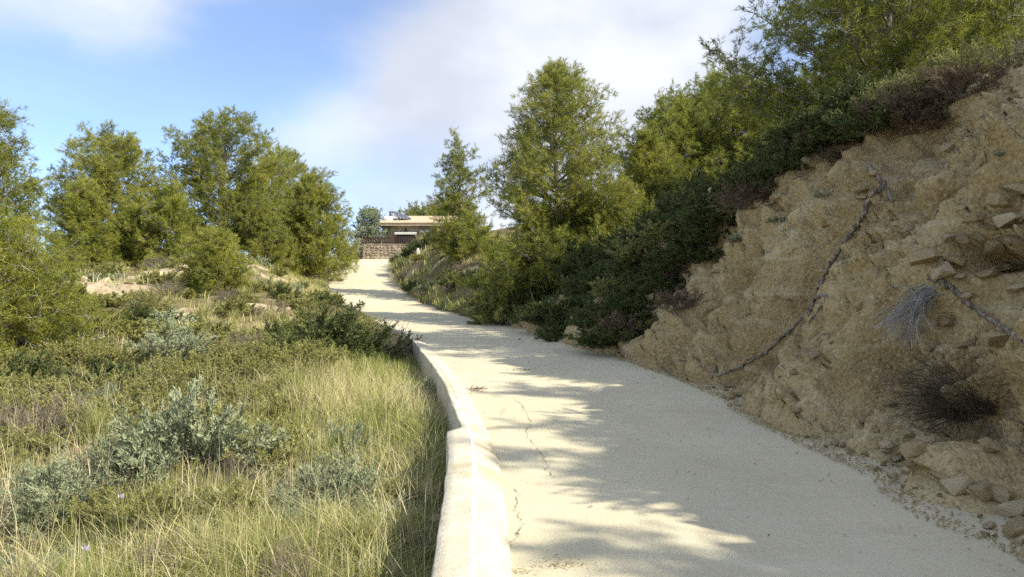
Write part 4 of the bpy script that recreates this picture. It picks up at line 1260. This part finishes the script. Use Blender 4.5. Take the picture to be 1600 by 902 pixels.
hanging('dead_plant', 'dark dead broom-like bush sticking out of the hollow in the bank', 1548, 640, 260, .9, (-.92, .18, .30), .26, 'blacktwig', .0024, .35, 5, 6)
hanging('dead_plant', 'thin dry dangling stems below the dark dead bush', 1545, 665, 22, .5, (-.2, -.5, -.8), .25, 'greytwig', .002, .4, 1, 7)

# ------------------------------------------------------------------ grass
def ground_pts(rng, n, y0, y1, x0, x1, side):
    y = rng.uniform(y0, y1, n); x = rng.uniform(x0, x1, n)
    if side == 'L': ok = x < XL(y) - np.where(y < 22.3, KO(y) + np.where(y < 8, .10, .16), .22)
    else: ok = x > XR(y) + .15
    return x[ok], y[ok]
def build_grass():
    rng = np.random.default_rng(9)
    def add(name, label, C, **k):
        V, F, T = blades(C, rng=rng, **k)
        o = link(name, npmesh(name, V, F, T), None, M['grass'])
        tag(o, label, 'grass', None, 'stuff'); return o
    # foreground meadow in clumps
    x, y = ground_pts(rng, 17000, 2.6, 11.5, -7.5, .1, 'L')
    keep = (rng.random(len(x)) < (.35 + .65 * sst(-.25, .35, fbm(x * .9, y * .9, octv=3, s=21))) * (1 - .93 * sst(.3, .6, soil_patch(x, y))) * sst(9.8, 6.6, y + 1.1 * (-x - 1.6)))
    x, y = x[keep], y[keep]
    ok = (np.abs(x / y) < .72); x, y = x[ok], y[ok]
    C = np.stack([x, y, gz(x, y)], -1)
    hh = .33 + .16 * fbm(x * .7, y * .7, octv=2, s=23)
    ti = .34 + .36 * fbm(x * .8 + 5, y * .8, octv=3, s=25)
    add('meadow_grass', 'long green and straw grass filling the left foreground beside the kerb', C, n=15, hgt=np.clip(hh, .2, .7), wid=.0055, lean=.72, tint=np.clip(ti, .1, .85), tvar=.20, seg=3, jitter=.05)
    print('fg clumps', len(C))
    # tall straw stalks
    x, y = ground_pts(rng, 3200, 3.2, 11, -6, .1, 'L')
    C = np.stack([x, y, gz(x, y)], -1)
    add('straw_stalks', 'thin dry straw stalks standing above the foreground grass', C, n=4, hgt=np.full(len(x), .62), wid=.0042, lean=.75, tint=np.full(len(x), .82), tvar=.2, seg=3, jitter=.05)
    # band of dry grass by the kerb, middle distance
    x, y = ground_pts(rng, 3200, 8.0, 15, -5, -.8, 'L')
    ok = (XL(y) - x) < 2.6; x, y = x[ok], y[ok]
    C = np.stack([x, y, gz(x, y)], -1)
    add('kerbside_grass', 'dense yellow-green grass along the kerb before the bend', C, n=9, hgt=.28 + .17 * sst(.5, 1.3, XL(x * 0 + y) - x), wid=.009, lean=.42, tint=np.clip(.46 + .28 * fbm(x, y, octv=3, s=27), .15, .85), tvar=.14, seg=3, jitter=.07)
    # overhanging fringe along the outer side of the kerb
    y = rng.uniform(7.7, 17, 900); x = XL(y) - KO(y) - np.abs(rng.normal(.03, .13, 900)) - .06
    C = np.stack([x, y, gz(x, y)], -1)
    add('kerb_fringe_grass', 'fringe of grass leaning over the outer side of the kerb', C, n=7, hgt=np.full(len(x), .26), wid=.008, lean=.7, tint=np.clip(.5 + .3 * fbm(x, y, octv=3, s=127), .15, .9), tvar=.16, seg=2, jitter=.05)
    # upper left slope
    x, y = ground_pts(rng, 9000, 11, 46, -24, -1.5, 'L')
    keep = rng.random(len(x)) < (.15 + .75 * sst(-.1, .5, fbm(x * .35, y * .35, octv=3, s=29))) * (1 - .95 * sst(.25, .5, soil_patch(x, y)))
    nr = (XL(y) - x) < 2.4
    keep |= nr & (y > 22) & (rng.random(len(x)) < .8)
    x, y = x[keep], y[keep]
    C = np.stack([x, y, gz(x, y)], -1)
    add('slope_grass', 'tufts of dry grass between the bushes of the left slope', C, n=10, hgt=np.clip(.36 + .1 * fbm(x, y, octv=2, s=28), .15, .6), wid=.017, lean=.5, tint=np.clip(.55 + .3 * fbm(x * .4, y * .4, octv=3, s=22), .2, .95), tvar=.15, seg=2, jitter=.10)
    # right embankment and bank crest
    x, y = ground_pts(rng, 8200, 20, 58, -9, 6, 'R')
    keep = (x - XR(y) < 5) & (rng.random(len(x)) < .95 * (1 - .9 * sst(.3, .6, soil_patch(x, y))))
    x, y = x[keep], y[keep]
    C = np.stack([x, y, gz(x, y)], -1)
    add('embankment_grass', 'straw and green grass on the embankment right of the upper track', C, n=9, hgt=np.full(len(x), .36), wid=.020, lean=.5, tint=np.clip(.5 + .3 * fbm(x * .5, y * .5, octv=3, s=24), .2, .95), tvar=.15, seg=2, jitter=.12)
    x, y = ground_pts(rng, 2600, 5, 22, 2, 9, 'R')
    u = x - XR(y) - WB(y); keep = (u > -.1) & (u < 3)
    x, y = x[keep], y[keep]
    C = np.stack([x, y, gz(x, y)], -1)
    add('bank_top_grass', 'thin dry grass on top of the earth bank', C, n=9, hgt=np.full(len(x), .32), wid=.009, lean=.6, tint=np.clip(.6 + .25 * fbm(x, y, octv=3, s=26), .2, .95), tvar=.15, seg=2, jitter=.10)
build_grass()

# ------------------------------------------------------------------ house, wall, fence and gate at the crest
M['stucco'] = plain('ochre_render', (.48, .38, .25), .9, .12, 2.5, .006)
M['roof_tile'] = plain('sun_bleached_tile', (.48, .36, .235), .85, .3, 3, .006)
M['timber'] = plain('dark_brown_timber', (.055, .030, .022), .7, .3, 6, .003)
M['glass'] = plain('dark_window_glass', (.02, .024, .028), .12, .1, 3, 0, .6)
M['frame'] = plain('painted_frame', (.12, .08, .055), .6, .1, 10, .001)
M['awning'] = plain('pale_green_awning', (.54, .55, .46), .8, .08, 6, .001)
M['lightframe'] = plain('white_trim', (.62, .60, .55), .7, .08, 10, .001)
M['tank'] = plain('white_enamel_tank', (.74, .73, .70), .45, .05, 6, .001)
M['panel'] = plain('solar_collector_glass', (.06, .065, .075), .25, .2, 4, 0, .6)
M['alu'] = plain('weathered_aluminium', (.55, .55, .55), .4, .1, 12, .001, .5, .6)
M['mortar'] = plain('wall_mortar', (.30, .24, .16), .95, .2, 8, .01)
M['wallstone'] = stonemat('wall_stone', (.29, .235, .165), (.42, .35, .26), (.21, .165, .12))
def build_house():
    x0, x1, y0, y1 = xat(598, 62), xat(708, 62), 62.0, 66.4
    zb, ze = 6.6, 9.98
    h = empty('house', ((x0 + x1) / 2, y0, 7.0))
    tag(h, 'small ochre single-storey house with tiled roof at the crest of the track', 'house')
    o = Vector(h.location)
    def P(mb, name, mat, parent=h, **k): return mb.build(name, mat, parent, **k)
    mb = MB(); mb.box(Vector(((x0 + x1) / 2, (y0 + y1) / 2, (zb + ze) / 2)) - o, (x1 - x0, y1 - y0, ze - zb)); P(mb, 'wall', M['stucco'])
    # roof: sloping slab with gable triangles, tile columns on top
    xa, xb, ya, yb = x0 - .25, x1 + .3, y0 - .75, y1 + .3
    za, zt = 10.05, 11.35
    mb = MB()
    mb.add([Vector(v) - o for v in ((xa, ya, za), (xb, ya, za), (xb, yb, zt), (xa, yb, zt), (xa, ya, za - .16), (xb, ya, za - .16), (xb, yb, za - .16), (xa, yb, za - .16))],
           [(0, 1, 2, 3), (4, 7, 6, 5), (0, 4, 5, 1), (1, 5, 6, 2), (2, 6, 7, 3), (3, 7, 4, 0)])
    roof = P(mb, 'roof', M['stucco'])
    L = math.hypot(yb - ya, zt - za); ang = math.atan2(zt - za, yb - ya)
    me = None
    n = 30
    for i in range(n):
        if me is None:
            V, F = [], []
            for j, yy in enumerate((-.06, L + .02)):
                for k in range(6):
                    a = math.pi * k / 5
                    V.append((.125 * math.cos(a), yy, .085 * math.sin(a)))
            F = [(k, k + 1, k + 7, k + 6) for k in range(5)] + [(5, 4, 3, 2, 1, 0), (6, 7, 8, 9, 10, 11)]
            me = bpy.data.meshes.new('roof_tile'); me.from_pydata(V, [], F); me.materials.append(M['roof_tile'])
        t = bpy.data.objects.new('roof_tile', me); COL.objects.link(t); t.parent = roof
        t.location = Vector((xa + (i + .5) * (xb - xa) / n, ya, za + .012)) - o
        t.rotation_euler = (ang, 0, 0)
    # windows / door with awnings
    def opening(nm, pa, pb, zlo, zhi, panes):
        xa_, xb_ = xat(pa, 62), xat(pb, 62)
        mb = MB(); c = Vector(((xa_ + xb_) / 2, y0 - .03, (zlo + zhi) / 2)) - o
        w, hh = xb_ - xa_, zhi - zlo
        for dx in (-1, 1): mb.box(c + Vector((dx * (w / 2 - .04), 0, 0)), (.08, .09, hh))
        for dz in (-1, 1): mb.box(c + Vector((0, 0, dz * (hh / 2 - .04))), (w - .16, .09, .08))
        f = P(mb, nm, M['frame'])
        for k in range(panes):
            pw = (w - .16) / panes
            mb = MB(); mb.box(c + Vector((-(w - .16) / 2 + (k + .5) * pw, -.012, 0)), (pw - .05, .03, hh - .17)); P(mb, 'pane', M['glass'], f)
        return f
    opening('window', 620, 648, 7.75, 9.25, 2)
    opening('door', 655, 671, 7.1, 9.25, 1)
    def awning(pa, pb, z, out):
        xa_, xb_ = xat(pa, 61.3), xat(pb, 61.3)
        mb = MB()
        mb.add([Vector(v) - o for v in ((xa_, y0 - .02, z + .12), (xb_, y0 - .02, z + .12), (xb_, y0 - out, z - .10), (xa_, y0 - out, z - .10), (xb_, y0 - out, z - .22), (xa_, y0 - out, z - .22), (xa_, y0 - .02, z + .07), (xb_, y0 - .02, z + .07))],
               [(0, 3, 2, 1), (3, 5, 4, 2), (6, 7, 4, 5), (0, 6, 5, 3), (1, 2, 4, 7)])
        return P(mb, 'awning', M['awning'])
    awning(616, 650, 9.42, .75)
    awning(655, 674, 9.62, .45)
    mb = MB(); mb.box(Vector((xat(634.5, 62), y0 - .06, 9.72)) - o, (.05, .10, .05)); mb.box(Vector((xat(634.5, 62), y0 - .12, 9.62)) - o, (.14, .13, .2)); P(mb, 'wall_lamp', M['timber'])
    # chimney stub
    mb = MB(); mb.box(Vector((xat(609.5, 64), 64.0, 10.95)) - o, (.17, .17, .8)); mb.box(Vector((xat(609.5, 64), 64.0, 11.36)) - o, (.26, .26, .10)); P(mb, 'chimney', M['mortar'], roof)
    # solar water heater on the roof
    s = empty('solar_water_heater', (xat(612, 63.2), 63.2, 10.4)); tag(s, 'solar collector with white tank standing on the house roof', 'solar heater')
    so = Vector(s.location)
    mb = MB()
    A, B = Vector((xat(613, 64), 64.0, 11.45)), Vector((xat(628, 64), 64.3, 11.25))
    C, D = Vector((xat(642, 63), 63.0, 10.66)), Vector((xat(621, 63), 62.7, 10.66))
    nrm = (B - A).cross(D - A).normalized()
    if nrm.z < 0: nrm = -nrm
    q = [A, B, C, D]
    mb.add([v - so for v in q] + [v - so - nrm * .07 for v in q], [(0, 1, 2, 3), (7, 6, 5, 4), (0, 4, 5, 1), (1, 5, 6, 2), (2, 6, 7, 3), (3, 7, 4, 0)])
    mb.build('collector', M['panel'], s)
    for k in range(5):
        t = k / 4
        a, b = D.lerp(C, t) - so + nrm * .012, A.lerp(B, t) - so + nrm * .012
        mb = MB(); mb.tube([a, b], .022, 5); mb.build('collector_rib', M['alu'], s, smooth=True)
    mb = MB(); ta, tb = Vector((xat(597, 63), 62.9, 10.62)) - so, Vector((xat(613, 63), 63.0, 10.62)) - so
    mb.tube([ta, ta.lerp(tb, .06), ta.lerp(tb, .94), tb], [.12, .235, .235, .12], 14); mb.build('tank', M['tank'], s, smooth=True)
    for v in q:
        mb = MB(); mb.tube([v - so - nrm * .05, Vector((v.x, v.y, 10.0)) - so], .025, 5); mb.build('leg', M['alu'], s)
    a = empty('mast_aerial', (xat(611, 64), 63.85, 11.3)); tag(a, 'thin aerial mast rising from the house roof', 'aerial')
    mb = MB(); mb.tube([(0, 0, -.5), (0, 0, .95)], [.022, .012], 6); mb.build('pole', M['alu'], a)
    mb = MB(); mb.box((.0, 0, .28), (.26, .02, .02)); mb.box((.08, 0, .20), (.02, .02, .16)); mb.build('bracket', M['alu'], a)
    return h
build_house()
def build_wall_fence():
    xa, xb, yw = xat(566, 58), xat(668, 58), 58.0
    zb, zt = 6.75, 8.04
    w = empty('stone_wall', ((xa + xb) / 2, yw, zb)); tag(w, 'rough stone retaining wall under the dark picket fence at the crest', 'wall')
    o = Vector(w.location)
    mb = MB(); mb.box(Vector(((xa + xb) / 2, yw + .22, (zb + zt) / 2)) - o, (xb - xa, .36, zt - zb)); mb.build('core', M['mortar'], w)
    mb = MB(); mb.box(Vector(((xa + xb) / 2, yw + .18, zt + .03)) - o, (xb - xa + .06, .48, .06)); mb.build('coping', M['mortar'], w, bevel=.01)
    rnd = random.Random(8)
    meshes = []
    for i in range(6):
        bm = bmesh.new(); bmesh.ops.create_cube(bm, size=1); bmesh.ops.subdivide_edges(bm, edges=bm.edges[:], cuts=1, use_grid_fill=True)
        for v in bm.verts:
            v.co = v.co.normalized() * (.50 + .12 * (v.co.length - .5)) * 1.0 if v.co.length > .8 else v.co
            v.co += Vector((rnd.gauss(0, .035), rnd.gauss(0, .03), rnd.gauss(0, .035)))
        me = bpy.data.meshes.new('stone'); bm.to_mesh(me); bm.free(); me.materials.append(M['wallstone']); meshes.append(me)
    z = zb + .02
    while z < zt - .06:
        hgt = min(rnd.uniform(.15, .30), zt - z)
        x = xa + .01
        while x < xb - .08:
            wd = min(rnd.uniform(.14, .50), xb - x)
            s = bpy.data.objects.new('stone', rnd.choice(meshes)); COL.objects.link(s); s.parent = w
            s.location = Vector((x + wd / 2, yw + .03 + rnd.uniform(-.012, .012), z + hgt / 2)) - o
            s.scale = (wd * rnd.uniform(.98, 1.15), .13, hgt * rnd.uniform(.9, 1.35)); s.rotation_euler = (rnd.gauss(0, .1), rnd.gauss(0, .16), rnd.gauss(0, .12))
            x += wd + .015
        z += hgt + .012
    f = empty('picket_fence', (xa, yw + .2, zt + .06)); tag(f, 'dark brown wooden picket fence on top of the stone wall', 'fence')
    def picket(parent, loc, hgt, wd=.075):
        mb = MB(); mb.add([(-wd / 2, -.012, 0), (wd / 2, -.012, 0), (wd / 2, -.012, hgt - .06), (0, -.012, hgt), (-wd / 2, -.012, hgt - .06), (-wd / 2, .012, 0), (wd / 2, .012, 0), (wd / 2, .012, hgt - .06), (0, .012, hgt), (-wd / 2, .012, hgt - .06)],
                          [(0, 1, 2, 3, 4), (9, 8, 7, 6, 5), (0, 5, 6, 1), (1, 6, 7, 2), (2, 7, 8, 3), (3, 8, 9, 4), (4, 9, 5, 0)])
        ob = mb.build('picket', M['timber'], parent); ob.location = loc; return ob
    first = picket(f, (.08, 0, .02), .60)
    n = int((xb - xa) / .17)
    for i in range(1, n):
        c = first.copy(); COL.objects.link(c); c.parent = f; c.location = (0.08 + i * .17, 0, .02); c.scale = (1, 1, rnd.uniform(.96, 1.04)); c.rotation_euler = (0, rnd.gauss(0, .02), 0)
    for zz in (.14, .43):
        mb = MB(); mb.box(((xb - xa) / 2, .035, zz), (xb - xa, .035, .06)); mb.build('rail', M['timber'], f)
    for t in (.0, .5, 1.0):
        mb = MB(); mb.box((t * (xb - xa), .06, .30), (.09, .07, .66)); mb.build('post', M['timber'], f)
    # gate seen obliquely at the left end of the wall
    g = empty('wooden_gate', (xa - .06, yw + .1, 6.85)); tag(g, 'dark wooden plank gate standing ajar at the left end of the stone wall', 'gate')
    a, b = Vector((-.03, .0, 0)), Vector((-.78, 1.25, 0))
    for i in range(9):
        t = (i + .5) / 9
        p = a.lerp(b, t)
        ob = MB().box((0, 0, .60), (.11, .025, 1.2)).build('plank', M['timber'], g)
        ob.location = p; ob.rotation_euler = (0, 0, math.atan2(b.y - a.y, b.x - a.x)); ob.scale = (1, 1, .94 + .08 * math.sin(i * 1.7) * .5)
    for zz in (.25, .95):
        ob = MB().box((0, .03, zz), ((b - a).length, .03, .09)).build('rail', M['timber'], g)
        ob.location = a.lerp(b, .5); ob.rotation_euler = (0, 0, math.atan2(b.y - a.y, b.x - a.x))
    for k, p in enumerate((a, b)):
        ob = MB().box((0, 0, .62), (.12, .12, 1.35)).build('post', M['timber'], g); ob.location = p + Vector((.02, -.05, 0)) if k == 0 else p
build_wall_fence()
def build_crest_trees():
    T = make_pine(141, 3.9, 2.7, 'round', .12, 54, k=8, ln=.10, wd=.045, dens=.8, lump=.3)
    put_pine(T, 577, 61.5, 'grey-green broadleaf tree behind the picket fence left of the house', 'trees by the house', 1.0, .2, 'salt', name='broadleaf_tree', sink=-.3)
    T2 = make_pine(142, 2.6, 2.2, 'round', .10, 30, k=6, ln=.10, wd=.04, dens=.6, lump=.4)
    put_pine(T2, 541, 56.5, 'thin grey-green small tree left of the wooden gate', 'trees by the house', .85, .2, 'salt', name='broadleaf_tree')
build_crest_trees()
def build_post():
    x, y = xat(653, 41.5), 41.5
    p = empty('marker_post', (x, y, gz1(x, y))); tag(p, 'small white marker post on the embankment right of the upper track', 'post')
    MB().box((0, 0, .12), (.15, .15, .55)).build('shaft', M['lightframe'], p, bevel=.015)
    MB().box((0, 0, .43), (.10, .10, .10)).build('cap', M['lightframe'], p, bevel=.03)
build_post()

# ------------------------------------------------------------------ small things
def rock_thing(px, Y, s, label, dx=0):
    x = xat(px, Y)
    r = stone(None, (x, Y, gz1(x, Y) + s * .25), s, int(px * 7 + Y), None, ROCKS, 'rock')
    tag(r, label, 'rock', 'pale rocks on the left slope')
rock_thing(683, 6.7, .075, 'pale rock in the grass against the kerb')
rock_thing(668, 6.35, .085, 'larger pale rock just in front of the rock by the kerb')
rock_thing(483, 19.5, .20, 'pale rock above the left end of the shaded hollow')
rock_thing(462, 18.8, .26, 'flat pale slab rock on the left slope near the bend')
rock_thing(450, 21.0, .12, 'small pale rock beside the flat slab on the left slope')
rock_thing(245, 27.5, .34, 'pale boulder under the small bushy pine on the left slope')
rock_thing(285, 27.8, .22, 'pale stone right of the boulder under the bushy pine')
rock_thing(165, 24.2, .28, 'dark-edged rock on the pale soil bank at left')
rock_thing(205, 23.6, .20, 'pale rock at the right end of the soil bank at left')
rock_thing(130, 24.4, .18, 'pale rock at the left end of the soil bank')
rock_thing(20, 11.4, .13, 'rock in the bare soil at the left edge')
rock_thing(692, 36.2, .22, 'pale rock on the bare soil of the far right embankment')
rock_thing(655, 39.0, .20, 'pale rock just below the white marker post')
rock_thing(768, 32.5, .24, 'pale rock on the embankment left of the tall pine')
M['petal'] = plain('pale_lilac_petal', (.62, .50, .66), .7, .1, 20, 0)
M['stalk'] = plain('green_stalk', (.14, .17, .05), .7, .1, 20, 0)
def flower(px, py, Y, label):
    d = ray(px, py); p = Vector((0, 0, EYE)) + d * (Y / d.y)
    g = gz1(p.x, p.y)
    f = empty('wildflower', (p.x, p.y, g)); tag(f, label, 'flower', 'lilac wildflowers')
    h = max(.15, p.z - g)
    MB().tube([(.05, .02, 0), (.02, 0, h * .5), (0, 0, h)], .003, 5).build('stalk', M['stalk'], f)
    mb = MB()
    for k in range(9):
        a = k * 2.4; r = .008 if k % 2 else .014
        c = Vector((math.cos(a) * r * .7, math.sin(a) * r * .7, h + .006 * (k % 3)))
        u = Vector((math.cos(a), math.sin(a), .35)); v = Vector((-math.sin(a), math.cos(a), 0))
        mb.add([c - u * .004, c + u * .006 + v * .006, c + u * .014 + Vector((0, 0, .01 * (k % 3))), c + u * .006 - v * .006], [(0, 1, 2, 3)])
    mb.build('flower_head', M['petal'], f)
flower(135, 860, 4.1, 'small lilac wildflower nearest the bottom left of the picture')
flower(190, 778, 5.0, 'small lilac wildflower in the grass below the grey-green bushes')
M['litter'] = plain('dry_leaf_litter', (.17, .12, .07), .9, .4, 30, 0)
def chips(rng, pts, smin, smax, flat=.25, el=3.0):
    V, F = [], []
    for i, (x, y, z) in enumerate(pts):
        a = rng.uniform(0, 6.28); s = rng.uniform(smin, smax); l = s * rng.uniform(.8, el)
        u = np.array([math.cos(a), math.sin(a), rng.normal(0, .2)]) * l; v = np.array([-math.sin(a), math.cos(a), rng.normal(0, .3)]) * s * .5
        c = np.array([x, y, z + s * flat]); n = len(V)
        V += [c - u, c + v, c + u, c - v, c + np.array([0, 0, s * .4])]
        F += [(n, n + 1, n + 4), (n + 1, n + 2, n + 4), (n + 2, n + 3, n + 4), (n + 3, n, n + 4)]
    return V, F
def build_litter():
    rng = np.random.default_rng(12)
    pts = []
    for _ in range(520):
        y = rng.uniform(3.6, 30); t = rng.random() ** .8 if rng.random() < .5 else 1 - abs(rng.normal(0, .12))
        x = float(XL(np.array([y]))[0]) + (float(XR(np.array([y]))[0]) - float(XL(np.array([y]))[0])) * min(1, max(.02, t))
        pts.append((x, y, roadz(x, y) + .008))
    V, F = chips(rng, pts, .004, .012)
    o = link('leaf_litter', npmesh('leaf_litter', np.array(V), np.array(F)), None, M['litter']); tag(o, 'scattered dry leaves, twigs and grit on the concrete track', 'litter', None, 'stuff')
    def heap(px, py, n, sx, sy, label, mat, smin=.01, smax=.03, name='debris_heap', cat='debris'):
        q = road_at(px, py)
        r = empty(name, (q.x, q.y, roadz(q.x, q.y))); tag(r, label, cat)
        P = [(rng.normal(0, sx), rng.normal(0, sy), abs(rng.normal(.006, .012))) for _ in range(n)]
        V, F = chips(rng, P, smin, smax, .25, 1.2)
        ob = link('crumbs', npmesh('crumbs', np.array(V), np.array(F)), r, M[mat]); ob['kind'] = 'stuff'
    heap(747, 608, 90, .05, .14, 'dark brown patch of droppings and leaves beside the kerb', 'litter', .01, .025)
    heap(880, 884, 160, .10, .05, 'scatter of yellowish earth crumbs at the bottom of the track', 'clod', .004, .011)
    heap(812, 578, 30, .09, .025, 'dark twiggy scrap on the track past the droppings', 'litter', .01, .02)
    heap(812, 893, 40, .05, .02, 'small earth lump where the kerb meets the bottom edge', 'clod', .005, .012)
build_litter()
